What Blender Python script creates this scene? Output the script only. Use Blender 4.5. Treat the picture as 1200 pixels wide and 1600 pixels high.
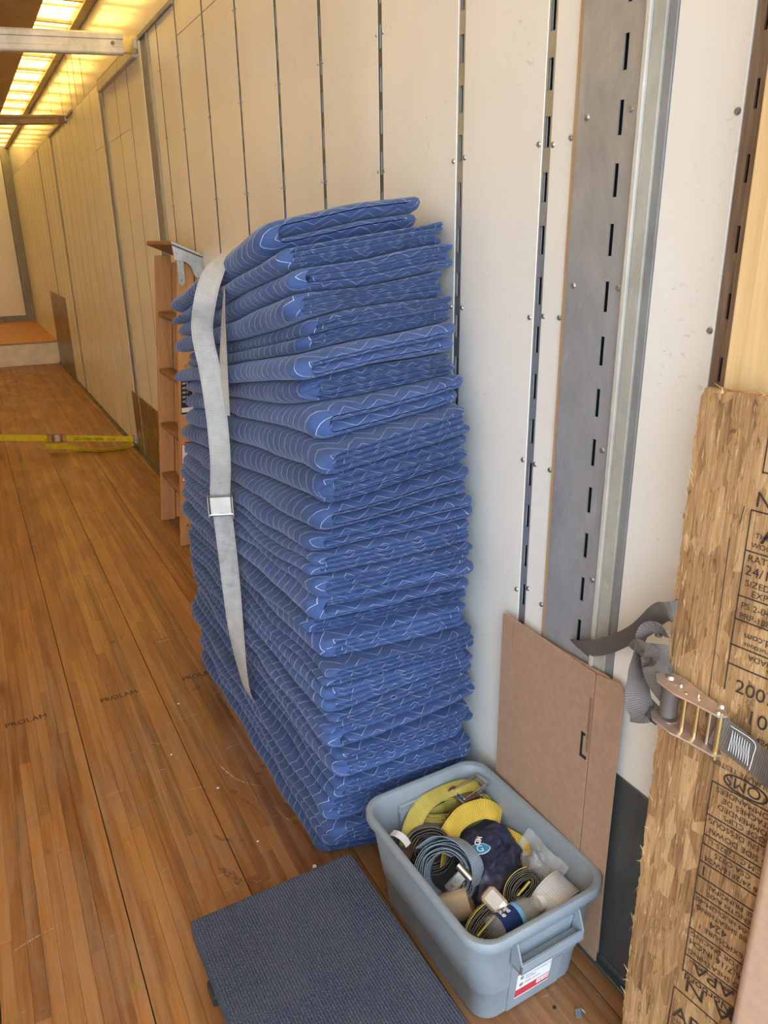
import bpy, bmesh, math, random
import numpy as np
from mathutils import Vector, Matrix, noise

for o in list(bpy.data.objects):
    bpy.data.objects.remove(o, do_unlink=True)
sc = bpy.context.scene
COL = sc.collection

# ------------------------------------------------------------------ camera
cam = bpy.data.cameras.new('camera')
cam.sensor_fit = 'VERTICAL'
cam.sensor_height = 36.0
cam.lens = 27.0
cam.clip_start = 0.02
camo = bpy.data.objects.new('camera', cam)
COL.objects.link(camo)
_r, _u, _b = (0.883196, -0.468833, -0.012651), (0.168706, 0.292413, 0.941293), (-0.43761, -0.833481, 0.337353)
camo.matrix_world = Matrix(((_r[0], _u[0], _b[0], -1.0824), (_r[1], _u[1], _b[1], 0.0), (_r[2], _u[2], _b[2], 1.64), (0, 0, 0, 1)))
sc.camera = camo

# ------------------------------------------------------------------ daylight, exposure
world = bpy.data.worlds.new('sky')
sc.world = world
world.use_nodes = True
bg = world.node_tree.nodes['Background']
bg.inputs[0].default_value = (0.69, 0.845, 1.0, 1)
bg.inputs[1].default_value = 3.9
sun = bpy.data.lights.new('sun', 'SUN')
sun.energy = 9.0
sun.angle = 0.02
sun.color = (1.0, 0.95, 0.86)
suno = bpy.data.objects.new('sun', sun)
COL.objects.link(suno)
suno.rotation_euler = (math.radians(-28), math.radians(12), 0)
portal = bpy.data.lights.new('door_portal', 'AREA')
portal.shape = 'RECTANGLE'
portal.size = 2.5
portal.size_y = 3.1
portal.cycles.is_portal = True
porto = bpy.data.objects.new('door_portal', portal)
COL.objects.link(porto)
porto.location = (-1.25, -0.9, 1.56)
porto.rotation_euler = (math.radians(90), 0, 0)
sc.view_settings.view_transform = 'Standard'
sc.view_settings.look = 'None'
sc.view_settings.exposure = 0.75
sc.view_settings.gamma = 1.0
sc.view_settings.use_curve_mapping = False
sc.cycles.max_bounces = 10
sc.cycles.diffuse_bounces = 6
sc.cycles.transparent_max_bounces = 12
sc.cycles.sample_clamp_indirect = 6.0
sc.cycles.use_denoising = True

# ------------------------------------------------------------------ node helpers
class N:
    def __init__(s, name):
        s.m = bpy.data.materials.new(name)
        s.m.use_nodes = True
        s.t = s.m.node_tree
        s.p = s.t.nodes['Principled BSDF']
    def n(s, typ, **kw):
        nd = s.t.nodes.new(typ)
        for k, v in kw.items():
            setattr(nd, k, v)
        return nd
    def put(s, sock, v):
        if hasattr(v, 'outputs') or hasattr(v, 'is_output'):
            s.t.links.new(v if hasattr(v, 'is_output') else v.outputs[0], sock)
        elif v is not None:
            if isinstance(v, (tuple, list)) and len(v) == 3 and sock.type == 'RGBA':
                v = (*v, 1)
            sock.default_value = v
    def math(s, op, a, b=None, c=None, clamp=False):
        nd = s.n('ShaderNodeMath', operation=op, use_clamp=clamp)
        s.put(nd.inputs[0], a)
        if b is not None: s.put(nd.inputs[1], b)
        if c is not None: s.put(nd.inputs[2], c)
        return nd.outputs[0]
    def mix(s, fac, a, b, blend='MIX'):
        nd = s.n('ShaderNodeMix', data_type='RGBA', blend_type=blend)
        s.put(nd.inputs[0], fac); s.put(nd.inputs[6], a); s.put(nd.inputs[7], b)
        return nd.outputs[2]
    def noise(s, vec, scale, detail=4, rough=0.55, dist=0.0):
        nd = s.n('ShaderNodeTexNoise')
        s.put(nd.inputs['Vector'], vec)
        nd.inputs['Scale'].default_value = scale
        nd.inputs['Detail'].default_value = detail
        nd.inputs['Roughness'].default_value = rough
        nd.inputs['Distortion'].default_value = dist
        return nd.outputs[0]
    def voronoi(s, vec, scale, feature='F1', out=0):
        nd = s.n('ShaderNodeTexVoronoi', feature=feature)
        s.put(nd.inputs['Vector'], vec)
        nd.inputs['Scale'].default_value = scale
        return nd.outputs[out]
    def ramp(s, fac, stops):
        nd = s.n('ShaderNodeValToRGB')
        s.put(nd.inputs[0], fac)
        e = nd.color_ramp.elements
        while len(e) < len(stops): e.new(0.5)
        for el, (p, c) in zip(e, stops):
            el.position = p
            el.color = (*c, 1) if len(c) == 3 else c
        return nd.outputs[0]
    def rng(s, v, a, b, c=0.0, d=1.0, smooth=False):
        nd = s.n('ShaderNodeMapRange')
        if smooth: nd.interpolation_type = 'SMOOTHSTEP'
        s.put(nd.inputs[0], v)
        for i, q in zip((1, 2, 3, 4), (a, b, c, d)):
            nd.inputs[i].default_value = q
        return nd.outputs[0]
    def pos(s, scale=(1, 1, 1), rot=(0, 0, 0), offset=None):
        g = s.n('ShaderNodeNewGeometry')
        mp = s.n('ShaderNodeMapping')
        s.put(mp.inputs[0], g.outputs['Position'])
        mp.inputs['Scale'].default_value = scale
        mp.inputs['Rotation'].default_value = rot
        if offset is not None: s.put(mp.inputs['Location'], offset)
        return mp.outputs[0]
    def obj(s, scale=(1, 1, 1)):
        g = s.n('ShaderNodeTexCoord')
        mp = s.n('ShaderNodeMapping')
        s.put(mp.inputs[0], g.outputs['Object'])
        mp.inputs['Scale'].default_value = scale
        return mp.outputs[0]
    def uv(s):
        return s.n('ShaderNodeUVMap').outputs[0]
    def bump(s, h, strength=0.3, dist=0.002):
        nd = s.n('ShaderNodeBump')
        nd.inputs['Strength'].default_value = strength
        nd.inputs['Distance'].default_value = dist
        s.put(nd.inputs['Height'], h)
        s.put(s.p.inputs['Normal'], nd.outputs[0])
    def fin(s, color, rough=0.5, metal=0.0, spec=None):
        s.put(s.p.inputs['Base Color'], color)
        s.put(s.p.inputs['Roughness'], rough)
        s.put(s.p.inputs['Metallic'], metal)
        if spec is not None: s.put(s.p.inputs['Specular IOR Level'], spec)
        return s.m

def plain(name, col, rough=0.5, metal=0.0, var=0.12, scale=30.0, bump=0.0):
    k = N(name)
    v = k.noise(k.pos(), scale, 5)
    dark = tuple(c * (1 - var * 2) for c in col)
    lite = tuple(min(1, c * (1 + var)) for c in col)
    c = k.ramp(v, [(0.3, dark), (0.7, lite)])
    if bump: k.bump(v, bump, 0.002)
    return k.fin(c, k.rng(v, 0.3, 0.7, rough + 0.08, max(0.03, rough - 0.08)), metal)

def wood(name, cols, grain_scale, rough=0.5, rnd=False, worn=False, bump=0.15):
    """cols: dark to light; grain_scale = Mapping scale, small along the grain"""
    k = N(name)
    off = None
    rv = None
    if rnd:
        oi = k.n('ShaderNodeObjectInfo'); ge = k.n('ShaderNodeNewGeometry')
        rv = k.math('FRACT', k.math('ADD', oi.outputs['Random'], ge.outputs['Random Per Island']))
        cb = k.n('ShaderNodeCombineXYZ')
        for i in range(3): k.put(cb.inputs[i], k.math('MULTIPLY', rv, 37.0))
        off = cb.outputs[0]
    p = k.pos(grain_scale, offset=off)
    g1 = k.noise(p, 1.0, 6, 0.6, 0.6)
    g2 = k.noise(p, 5.0, 3, 0.6)
    v = k.math('ADD', k.math('MULTIPLY', g1, 0.75), k.math('MULTIPLY', g2, 0.25))
    if rnd:
        v = k.math('ADD', k.math('MULTIPLY', v, 0.70), k.math('MULTIPLY', rv, 0.30))
    n_ = len(cols)
    c = k.ramp(v, [(0.25 + 0.5 * i / (n_ - 1), q) for i, q in enumerate(cols)])
    r = rough
    if worn:
        w = k.noise(k.pos((3, 1.4, 3)), 2.0, 8, 0.7, 0.5)
        wm = k.rng(w, 0.44, 0.72, 0, 0.65)
        c = k.mix(wm, c, (0.27, 0.160, 0.095))
        sk = k.noise(k.pos((42, 1.6, 20)), 1.0, 5, 0.65, 0.5)
        c = k.mix(k.rng(sk, 0.50, 0.66, 0, 0.55), c, (0.36, 0.215, 0.115))
        c = k.mix(k.rng(sk, 0.46, 0.34, 0, 0.5), c, (0.12, 0.050, 0.022))
        bl = k.noise(k.pos((1, 0.8, 1)), 9.0, 7, 0.75, 0.8)
        c = k.mix(k.rng(bl, 0.55, 0.70, 0, 0.5), c, (0.17, 0.115, 0.085))
        # narrow pale scratches
        sc1 = k.noise(k.pos((7, 60, 7), (0, 0, 0.45)), 1.0, 3, 0.5, 1.2)
        c = k.mix(k.rng(sc1, 0.70, 0.76, 0, 0.55), c, (0.52, 0.40, 0.30))
        sc2 = k.noise(k.pos((95, 6, 7), (0, 0, -0.12)), 1.0, 4, 0.6, 0.6)
        c = k.mix(k.rng(sc2, 0.64, 0.74, 0, 0.6), c, (0.20, 0.085, 0.035))
        # black scuffs
        d = k.noise(k.pos((14, 9, 10)), 1.0, 7, 0.75, 1.0)
        dm = k.math('MULTIPLY', k.rng(d, 0.63, 0.70, 0, 0.75), k.rng(k.noise(k.pos(), 1.7, 3), 0.45, 0.6))
        c = k.mix(dm, c, (0.075, 0.062, 0.055))
        # olive oil spots at nail points
        vo = k.voronoi(k.pos((3.4, 5.2, 3.4)), 1.0)
        ol = k.rng(k.math('ADD', vo, k.math('MULTIPLY', k.noise(k.pos(), 60, 3), 0.10)), 0.085, 0.112, 0.75, 0)
        c = k.mix(ol, c, (0.22, 0.16, 0.03))
        r = k.rng(w, 0.4, 0.7, rough, rough + 0.28)
    if bump: k.bump(v, bump, 0.0015)
    return k.fin(c, r)

M = {}
M['plank'] = wood('floor_wood', [(0.115, 0.043, 0.016), (0.225, 0.085, 0.026), (0.315, 0.128, 0.036), (0.385, 0.185, 0.060)], (28, 2.2, 28), 0.34, True, True)
M['pine'] = wood('pine_lumber', [(0.60, 0.38, 0.16), (0.76, 0.54, 0.27), (0.80, 0.60, 0.33)], (30, 30, 1.6), 0.6)
M['ladder'] = wood('ladder_wood', [(0.34, 0.15, 0.055), (0.55, 0.28, 0.11), (0.62, 0.34, 0.15)], (40, 40, 2.5), 0.5)
M['step'] = wood('ladder_tread_wood', [(0.16, 0.08, 0.04), (0.27, 0.14, 0.07), (0.34, 0.19, 0.10)], (40, 3, 40), 0.6)
M['brownwood'] = wood('weathered_wood', [(0.08, 0.05, 0.035), (0.20, 0.135, 0.09), (0.33, 0.25, 0.19)], (60, 60, 4), 0.8)
M['edge_wood'] = wood('ply_edge', [(0.34, 0.22, 0.12), (0.50, 0.34, 0.20)], (40, 40, 3), 0.7)
M['deck'] = wood('platform_wood', [(0.30, 0.13, 0.03), (0.50, 0.24, 0.06), (0.56, 0.30, 0.09)], (3, 30, 30), 0.4)

def wall_mat(name='white_wall_panel', rough=0.32):
    k = N(name)
    n1 = k.noise(k.pos((1, 1, 0.6)), 2.2, 3, 0.5)
    c = k.ramp(n1, [(0.3, (0.74, 0.715, 0.665)), (0.62, (0.82, 0.805, 0.765))])
    sm = k.noise(k.pos((1, 1, 1.6)), 38.0, 6, 0.7, 0.3)
    ar = k.noise(k.pos(), 4.0, 3, 0.6)
    c = k.mix(k.math('MULTIPLY', k.rng(sm, 0.58, 0.72, 0, 0.6), k.rng(ar, 0.45, 0.62)), c, (0.46, 0.43, 0.36))
    sp = k.noise(k.pos((1, 1, 2.5)), 75.0, 3, 0.5, 0.6)
    c = k.mix(k.rng(sp, 0.72, 0.76, 0, 0.6), c, (0.25, 0.23, 0.20))
    k.bump(k.noise(k.pos(), 5.0, 4), 0.06, 0.004)
    return k.fin(c, rough)
M['wall'] = wall_mat()
M['wall_gloss'] = wall_mat('glossy_upper_panel', 0.14)

def metal_mat(name, col, rough=0.4, metal=0.85, scratch=0.5):
    k = N(name)
    n1 = k.noise(k.pos((1, 1, 0.5)), 9.0, 7, 0.65, 0.5)
    c = k.ramp(n1, [(0.3, tuple(q * 0.75 for q in col)), (0.7, tuple(min(1, q * 1.15) for q in col))])
    s = k.noise(k.pos((40, 40, 14)), 1.0, 7, 0.7, 1.5)
    c = k.mix(k.rng(s, 0.6, 0.75, 0, scratch), c, tuple(min(1, q * 1.8 + 0.05) for q in col))
    return k.fin(c, k.rng(n1, 0.3, 0.7, rough + 0.1, rough - 0.08), metal)
M['steel_plate'] = metal_mat('grey_steel_plate', (0.42, 0.43, 0.44), 0.42, 0.45)
M['galv'] = metal_mat('galvanised_steel', (0.50, 0.53, 0.54), 0.42, 0.8)
M['rail_grey'] = metal_mat('painted_rail', (0.42, 0.42, 0.37), 0.55, 0.0)
M['rail_light'] = metal_mat('light_rail', (0.56, 0.54, 0.49), 0.55, 0.0)
M['rail_dark'] = metal_mat('dark_rail', (0.26, 0.265, 0.27), 0.55, 0.1)
M['kick'] = metal_mat('kick_plate_steel', (0.14, 0.15, 0.15), 0.4, 0.6, 0.25)
M['kick_brown'] = metal_mat('kick_plate_brown', (0.20, 0.14, 0.08), 0.3, 0.3, 0.06)
M['black_void'] = plain('slot_shadow', (0.012, 0.012, 0.012), 0.9)
M['rivet'] = metal_mat('rivet_steel', (0.42, 0.41, 0.40), 0.35, 0.9)
M['post_far'] = metal_mat('wall_post_steel', (0.17, 0.165, 0.15), 0.45, 0.6)
M['ceiling'] = wood('ceiling_board', [(0.24, 0.15, 0.08), (0.36, 0.24, 0.14), (0.42, 0.29, 0.18)], (3, 2, 3), 0.55, bump=0)
M['bow'] = metal_mat('roof_bow_metal', (0.40, 0.33, 0.22), 0.5, 0.3)
M['beam'] = metal_mat('load_bar_metal', (0.66, 0.65, 0.60), 0.45, 0.3)
M['beam_brown'] = plain('brown_bar', (0.25, 0.17, 0.10), 0.5)
M['white_scuffed'] = plain('scuffed_white_paint', (0.88, 0.84, 0.76), 0.6, 0, 0.07, 7)

def roof_mat():
    k = N('translucent_roof')
    t = k.t
    tr = k.n('ShaderNodeBsdfTranslucent')
    df = k.n('ShaderNodeBsdfDiffuse')
    c = k.ramp(k.noise(k.pos((6, 1, 1)), 4.0, 5), [(0.3, (0.84, 0.42, 0.075)), (0.7, (0.97, 0.58, 0.13))])
    k.put(tr.inputs[0], c); k.put(df.inputs[0], c)
    mx = k.n('ShaderNodeMixShader')
    mx.inputs[0].default_value = 0.15
    t.links.new(tr.outputs[0], mx.inputs[1]); t.links.new(df.outputs[0], mx.inputs[2])
    t.links.new(mx.outputs[0], t.nodes['Material Output'].inputs[0])
    return k.m
M['roof'] = roof_mat()

def blanket_mat():
    k = N('quilted_blue_fabric')
    sp = k.n('ShaderNodeSeparateXYZ'); k.put(sp.inputs[0], k.uv())
    u, v = sp.outputs[0], sp.outputs[1]
    oi = k.n('ShaderNodeObjectInfo')
    u2 = k.math('ADD', u, k.math('MULTIPLY', oi.outputs['Random'], 0.7))
    wob = k.math('MULTIPLY', k.noise(k.pos(), 14.0, 2), 0.012)
    tri = k.math('MULTIPLY', k.math('ABSOLUTE', k.math('SUBTRACT', k.math('FRACT', k.math('DIVIDE', u2, 0.088)), 0.5)), 2.0)
    ph = k.math('ADD', k.math('DIVIDE', k.math('ADD', v, wob), 0.038), k.math('MULTIPLY', tri, 1.15))
    ph = k.math('ADD', ph, k.math('MULTIPLY', oi.outputs['Random'], 13.0))
    d = k.math('ABSOLUTE', k.math('SUBTRACT', k.math('FRACT', ph), 0.5))
    line = k.rng(d, 0.010, 0.024, 1.0, 0.0, True)
    fib = k.noise(k.pos(), 260.0, 3, 0.7)
    big = k.noise(k.pos((1, 1, 2)), 6.0, 5, 0.6)
    base = k.ramp(big, [(0.3, (0.032, 0.060, 0.165)), (0.7, (0.052, 0.092, 0.235))])
    base = k.mix(k.rng(fib, 0.35, 0.7, 0, 0.45), base, (0.075, 0.125, 0.30))
    brk = k.rng(k.noise(k.pos(), 28.0, 3), 0.34, 0.52, 0.25, 1.0)
    c = k.mix(k.math('MULTIPLY', k.math('MULTIPLY', line, 0.78), brk), base, (0.66, 0.72, 0.80))
    vv = k.n('ShaderNodeHueSaturation')
    k.put(vv.inputs['Value'], k.rng(oi.outputs['Random'], 0, 1, 0.82, 1.16)); k.put(vv.inputs['Color'], c)
    c = vv.outputs[0]
    puff = k.rng(d, 0.0, 0.22, 0.0, 1.0, True)
    wr = k.noise(k.pos((7, 11, 34)), 1.0, 4, 0.55, 0.6)
    hgt = k.math('ADD', k.math('MULTIPLY', puff, 0.45), k.math('MULTIPLY', wr, 0.8))
    hgt = k.math('ADD', hgt, k.math('MULTIPLY', fib, 0.10))
    k.bump(hgt, 0.6, 0.005)
    k.p.inputs['Sheen Weight'].default_value = 0.35
    k.p.inputs['Sheen Roughness'].default_value = 0.4
    k.p.inputs['Sheen Tint'].default_value = (0.6, 0.7, 1, 1)
    return k.fin(c, 0.8, 0, 0.2)
M['blanket'] = blanket_mat()

def web_mat(name, col, col2=None, rib=0.0028, edge=True, rough=0.6, dirt=None, spec=0.4):
    k = N(name)
    sp = k.n('ShaderNodeSeparateXYZ'); k.put(sp.inputs[0], k.uv())
    u, v = sp.outputs[0], sp.outputs[1]
    ribs = k.math('SINE', k.math('MULTIPLY', u, 2 * math.pi / rib))
    n1 = k.noise(k.pos(), 25.0, 6, 0.65)
    c = k.ramp(n1, [(0.3, tuple(q * 0.72 for q in col)), (0.68, col)])
    c = k.mix(k.rng(ribs, -1, 1, 0.32, 0.0), c, tuple(q * 0.35 for q in col))
    if col2:
        st = k.math('ABSOLUTE', k.math('SUBTRACT', v, 0.5))
        c = k.mix(k.math('GREATER_THAN', st, 0.36), c, col2)
    if edge:
        st = k.math('ABSOLUTE', k.math('SUBTRACT', k.math('ABSOLUTE', k.math('SUBTRACT', v, 0.5)), 0.43))
        c = k.mix(k.rng(st, 0.0, 0.02, 0.55, 0.0), c, tuple(q * 0.35 for q in col))
    if dirt:
        dm = k.noise(k.pos(), 7.0, 6, 0.7)
        c = k.mix(k.rng(dm, 0.55, 0.7, 0, 0.6), c, dirt)
    k.bump(ribs, 0.35, 0.0006)
    return k.fin(c, rough, 0, spec)
M['web_grey'] = web_mat('light_grey_webbing', (0.52, 0.50, 0.47), rib=0.005, dirt=(0.16, 0.17, 0.20))
M['web_yellow'] = web_mat('yellow_webbing', (0.72, 0.60, 0.14), rib=0.006, dirt=(0.46, 0.38, 0.14))
M['web_gold'] = web_mat('gold_webbing', (0.78, 0.53, 0.07), rib=0.006, dirt=(0.5, 0.33, 0.07))
M['web_floor'] = web_mat('floor_yellow_webbing', (0.95, 0.74, 0.03), rib=0.008, edge=False)
M['web_blue'] = web_mat('blue_grey_webbing', (0.34, 0.41, 0.48), rib=0.006, dirt=(0.22, 0.24, 0.26))
M['web_dgrey'] = web_mat('dark_grey_webbing', (0.25, 0.235, 0.22), rib=0.005, dirt=(0.14, 0.13, 0.12))
M['web_olive'] = web_mat('olive_webbing', (0.22, 0.20, 0.15), rib=0.005, dirt=(0.12, 0.11, 0.08))
M['web_silver'] = web_mat('silver_webbing', (0.66, 0.67, 0.69), rib=0.006, rough=0.3, spec=0.9)
M['web_taupe'] = web_mat('taupe_webbing', (0.170, 0.143, 0.128), rib=0.004, edge=False, rough=0.45)
M['zinc'] = metal_mat('zinc_plated_steel', (0.60, 0.46, 0.39), 0.35, 0.75, 0.2)
M['brass_bar'] = metal_mat('yellow_zinc', (0.70, 0.58, 0.28), 0.25, 0.95, 0.3)
M['chrome'] = metal_mat('worn_chrome', (0.62, 0.61, 0.58), 0.25, 0.95, 0.3)
M['rusty'] = metal_mat('rusty_metal', (0.20, 0.125, 0.085), 0.45, 0.6, 0.3)
M['tote'] = plain('grey_tote_plastic', (0.27, 0.31, 0.345), 0.42, 0, 0.05, 12)
M['cardboard'] = plain('brown_cardboard', (0.40, 0.245, 0.160), 0.8, 0, 0.05, 60, 0.08)
M['cardboard_edge'] = plain('cardboard_edge', (0.26, 0.155, 0.10), 0.85, 0, 0.2, 200, 0.3)
M['cardboard_lite'] = plain('light_cardboard', (0.50, 0.315, 0.215), 0.8, 0, 0.04, 60, 0.05)
M['ink'] = plain('black_ink', (0.018, 0.016, 0.018), 0.7, 0, 0.2, 90)
M['ink_brown'] = plain('stamp_ink', (0.045, 0.025, 0.017), 0.8, 0, 0.4, 220)
M['white'] = plain('white_paper', (0.80, 0.80, 0.79), 0.5, 0, 0.03, 40)
M['white_ink'] = plain('white_ink', (0.88, 0.90, 0.92), 0.5, 0, 0.02, 40)
M['red'] = plain('red_print', (0.62, 0.045, 0.065), 0.5, 0, 0.05, 40)
M['grey_ink'] = plain('grey_print', (0.25, 0.25, 0.27), 0.5, 0, 0.05, 40)
M['tape'] = plain('tan_packing_tape', (0.46, 0.36, 0.255), 0.25, 0, 0.08, 25, 0.2)
M['logo_blue'] = plain('logo_blue', (0.025, 0.28, 0.50), 0.45, 0, 0.03, 40)
M['label_navy'] = plain('label_navy', (0.010, 0.028, 0.13), 0.35, 0, 0.05, 40)
M['label_sky'] = plain('label_sky', (0.16, 0.45, 0.78), 0.35, 0, 0.05, 40)
M['navy'] = plain('navy_nylon', (0.022, 0.029, 0.070), 0.42, 0, 0.15, 40, 0.3)
M['black_plastic'] = plain('black_plastic', (0.02, 0.02, 0.022), 0.5)
M['dolly_wood'] = wood('dolly_wood', [(0.12, 0.07, 0.04), (0.24, 0.15, 0.09)], (6, 40, 40), 0.7)
M['foil'] = plain('crumpled_foil', (0.72, 0.72, 0.72), 0.2, 0.9, 0.1, 90, 0.8)

def clear_mat():
    k = N('clear_plastic')
    k.p.inputs['Alpha'].default_value = 0.22
    return k.fin((0.80, 0.83, 0.85), 0.08, 0, 0.9)
M['clear'] = clear_mat()

def carpet_mat():
    k = N('ribbed_blue_grey_carpet')
    oc = k.obj()
    sp = k.n('ShaderNodeSeparateXYZ'); k.put(sp.inputs[0], oc)
    rib = k.math('SINE', k.math('MULTIPLY', sp.outputs[0], 2 * math.pi / 0.0066))
    f = k.noise(oc, 330.0, 3, 0.7)
    f2 = k.noise(oc, 5.0, 4, 0.6)
    c = k.ramp(f, [(0.33, (0.026, 0.033, 0.056)), (0.52, (0.072, 0.086, 0.13)), (0.70, (0.20, 0.21, 0.26))])
    c = k.mix(k.rng(rib, -1, 0.2, 0.40, 0), c, (0.02, 0.026, 0.048))
    c = k.mix(k.rng(f2, 0.4, 0.65, 0, 0.3), c, (0.13, 0.14, 0.175))
    k.bump(k.math('ADD', k.math('MULTIPLY', rib, 0.5), f), 0.9, 0.003)
    return k.fin(c, 0.95, 0, 0.1)
M['carpet'] = carpet_mat()

def osb_mat():
    k = N('strand_board')
    warp = k.n('ShaderNodeVectorMath', operation='ADD')
    base = k.pos((1, 1, 1))
    c = None
    hs = None
    for i, (sc_, rt) in enumerate((((36, 36, 6.5), 0.08), ((34, 34, 7.5), -0.25), ((44, 44, 9), 0.45), ((40, 40, 9), -0.6), ((48, 48, 12), 0.95))):
        p = k.pos(sc_, (rt, 0, 0))
        col = k.n('ShaderNodeTexVoronoi', feature='F1'); k.put(col.inputs['Vector'], p)
        col.inputs['Scale'].default_value = 1.0
        bw = k.n('ShaderNodeSeparateColor'); k.put(bw.inputs[0], col.outputs['Color'])
        grain = k.noise(k.pos((sc_[0] * 7, sc_[1] * 7, sc_[2] * 0.7), (rt, 0, 0)), 1.0, 4, 0.65, 0.3)
        v = k.math('ADD', k.math('MULTIPLY', bw.outputs[0], 0.30), k.math('MULTIPLY', grain, 0.70))
        cc = k.ramp(v, [(0.26, (0.15, 0.072, 0.028)), (0.42, (0.305, 0.165, 0.068)), (0.58, (0.405, 0.233, 0.102)), (0.78, (0.54, 0.35, 0.17))])
        hh = bw.outputs[1]
        if c is None: c, hs = cc, hh
        else:
            m = k.math('GREATER_THAN', bw.outputs[2], 0.62)
            c = k.mix(m, c, cc)
            hm = k.n('ShaderNodeMix', data_type='FLOAT')
            k.put(hm.inputs[0], m); k.put(hm.inputs[2], hs); k.put(hm.inputs[3], hh)
            hs = hm.outputs[0]
    dk = k.noise(k.pos((90, 90, 24), (0.4, 0, 0)), 1.0, 6, 0.7, 1.2)
    c = k.mix(k.rng(dk, 0.57, 0.66, 0, 0.75), c, (0.10, 0.048, 0.02))
    for rt in (-0.5, 0.3, 0.9):
        lt = k.noise(k.pos((230, 230, 20), (rt, 0, 0)), 1.0, 3, 0.6, 0.5)
        c = k.mix(k.rng(lt, 0.64, 0.71, 0, 0.7), c, (0.66, 0.45, 0.23))
    sm = k.noise(k.pos(), 14.0, 6, 0.7)
    c = k.mix(k.rng(sm, 0.64, 0.72, 0, 0.4), c, (0.13, 0.10, 0.08))
    k.bump(k.math('ADD', hs, k.math('MULTIPLY', dk, 0.5)), 0.7, 0.003)
    return k.fin(c, 0.65, 0, 0.3)
M['osb'] = osb_mat()

# ------------------------------------------------------------------ mesh helpers
def tag(o, label=None, cat=None, group=None, kind=None):
    if label: o['label'] = label
    if cat: o['category'] = cat
    if group: o['group'] = group
    if kind: o['kind'] = kind
    return o

def empty(name, loc=(0, 0, 0), rot=(0, 0, 0), **kw):
    o = bpy.data.objects.new(name, None)
    COL.objects.link(o)
    o.location = loc
    o.rotation_euler = rot
    o.empty_display_size = 0.05
    return tag(o, **kw)

def wm(o):
    m = o.matrix_basis.copy()
    return wm(o.parent) @ o.matrix_parent_inverse @ m if o.parent else m

LOCAL = [False]     # True: parts are given in the coordinates of their thing
def link(name, me, parent=None, loc=None, rot=None):
    o = bpy.data.objects.new(name, me)
    COL.objects.link(o)
    if parent is not None:
        o.parent = parent
        if not LOCAL[0]: o.matrix_parent_inverse = wm(parent).inverted()
    if loc is not None: o.location = loc
    if rot is not None: o.rotation_euler = rot
    return o

def mesh(name, verts, faces, mat, uvs=None, smooth=False, mats=None, fm=None):
    me = bpy.data.meshes.new(name)
    me.from_pydata([tuple(v) for v in verts], [], [tuple(f) for f in faces])
    for m in (mats or [mat]):
        me.materials.append(M[m] if isinstance(m, str) else m)
    if fm: me.polygons.foreach_set('material_index', fm)
    if uvs is not None:
        uvl = me.uv_layers.new(name='UVMap')
        li = np.empty(len(me.loops), dtype=np.int32)
        me.loops.foreach_get('vertex_index', li)
        uvl.data.foreach_set('uv', np.asarray(uvs, dtype=np.float32)[li].ravel())
    if smooth: me.polygons.foreach_set('use_smooth', [True] * len(me.polygons))
    me.update()
    return me

class MB:
    def __init__(s): s.v = []; s.f = []
    def box(s, x0, x1, y0, y1, z0, z1):
        n = len(s.v)
        s.v += [(x, y, z) for x in (x0, x1) for y in (y0, y1) for z in (z0, z1)]
        s.f += [tuple(n + i for i in q) for q in ((0, 1, 3, 2), (4, 6, 7, 5), (0, 4, 5, 1), (2, 3, 7, 6), (0, 2, 6, 4), (1, 5, 7, 3))]
        return s
    def hexa(s, pts):
        """8 points: bottom 4 ccw, top 4 ccw"""
        n = len(s.v); s.v += list(pts)
        s.f += [tuple(n + i for i in q) for q in ((3, 2, 1, 0), (4, 5, 6, 7), (0, 1, 5, 4), (1, 2, 6, 5), (2, 3, 7, 6), (3, 0, 4, 7))]
        return s
    def prism(s, poly, axis, a, b):
        """extrude 2D polygon along axis (0,1,2) from a to b"""
        n = len(s.v); m = len(poly)
        for q in (a, b):
            for (p0, p1) in poly:
                c = [p0, p1]; c.insert(axis, q); s.v.append(tuple(c))
        s.f.append(tuple(range(n, n + m))); s.f.append(tuple(range(n + 2 * m - 1, n + m - 1, -1)))
        for i in range(m):
            j = (i + 1) % m
            s.f.append((n + i, n + j, n + m + j, n + m + i))
        return s
    def cyl(s, p0, p1, r, seg=16, r1=None):
        p0, p1 = Vector(p0), Vector(p1)
        d = (p1 - p0).normalized()
        a = d.orthogonal().normalized(); b = d.cross(a)
        n = len(s.v); r1 = r if r1 is None else r1
        for p, rr in ((p0, r), (p1, r1)):
            for i in range(seg):
                t = 2 * math.pi * i / seg
                s.v.append(tuple(p + (a * math.cos(t) + b * math.sin(t)) * rr))
        s.f.append(tuple(range(n + seg - 1, n - 1, -1))); s.f.append(tuple(range(n + seg, n + 2 * seg)))
        for i in range(seg):
            j = (i + 1) % seg
            s.f.append((n + i, n + j, n + seg + j, n + seg + i))
        return s
    def me(s, name, mat, bevel=0.0, seg=1, smooth=False):
        me = mesh(name, s.v, s.f, mat)
        bm = bmesh.new(); bm.from_mesh(me)
        bmesh.ops.recalc_face_normals(bm, faces=bm.faces)
        if bevel:
            es = [e for e in bm.edges if len(e.link_faces) == 2 and e.calc_face_angle(0) > 0.6]
            bmesh.ops.bevel(bm, geom=es, offset=bevel, segments=seg, affect='EDGES', profile=0.7)
        bm.to_mesh(me); bm.free()
        if smooth:
            me.polygons.foreach_set('use_smooth', [True] * len(me.polygons))
            me.set_sharp_from_angle(angle=math.radians(35))
        return me
    def obj(s, name, mat, parent=None, bevel=0.0, seg=1, smooth=False, loc=None, rot=None):
        return link(name, s.me(name, mat, bevel, seg, smooth), parent, loc, rot)

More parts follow.
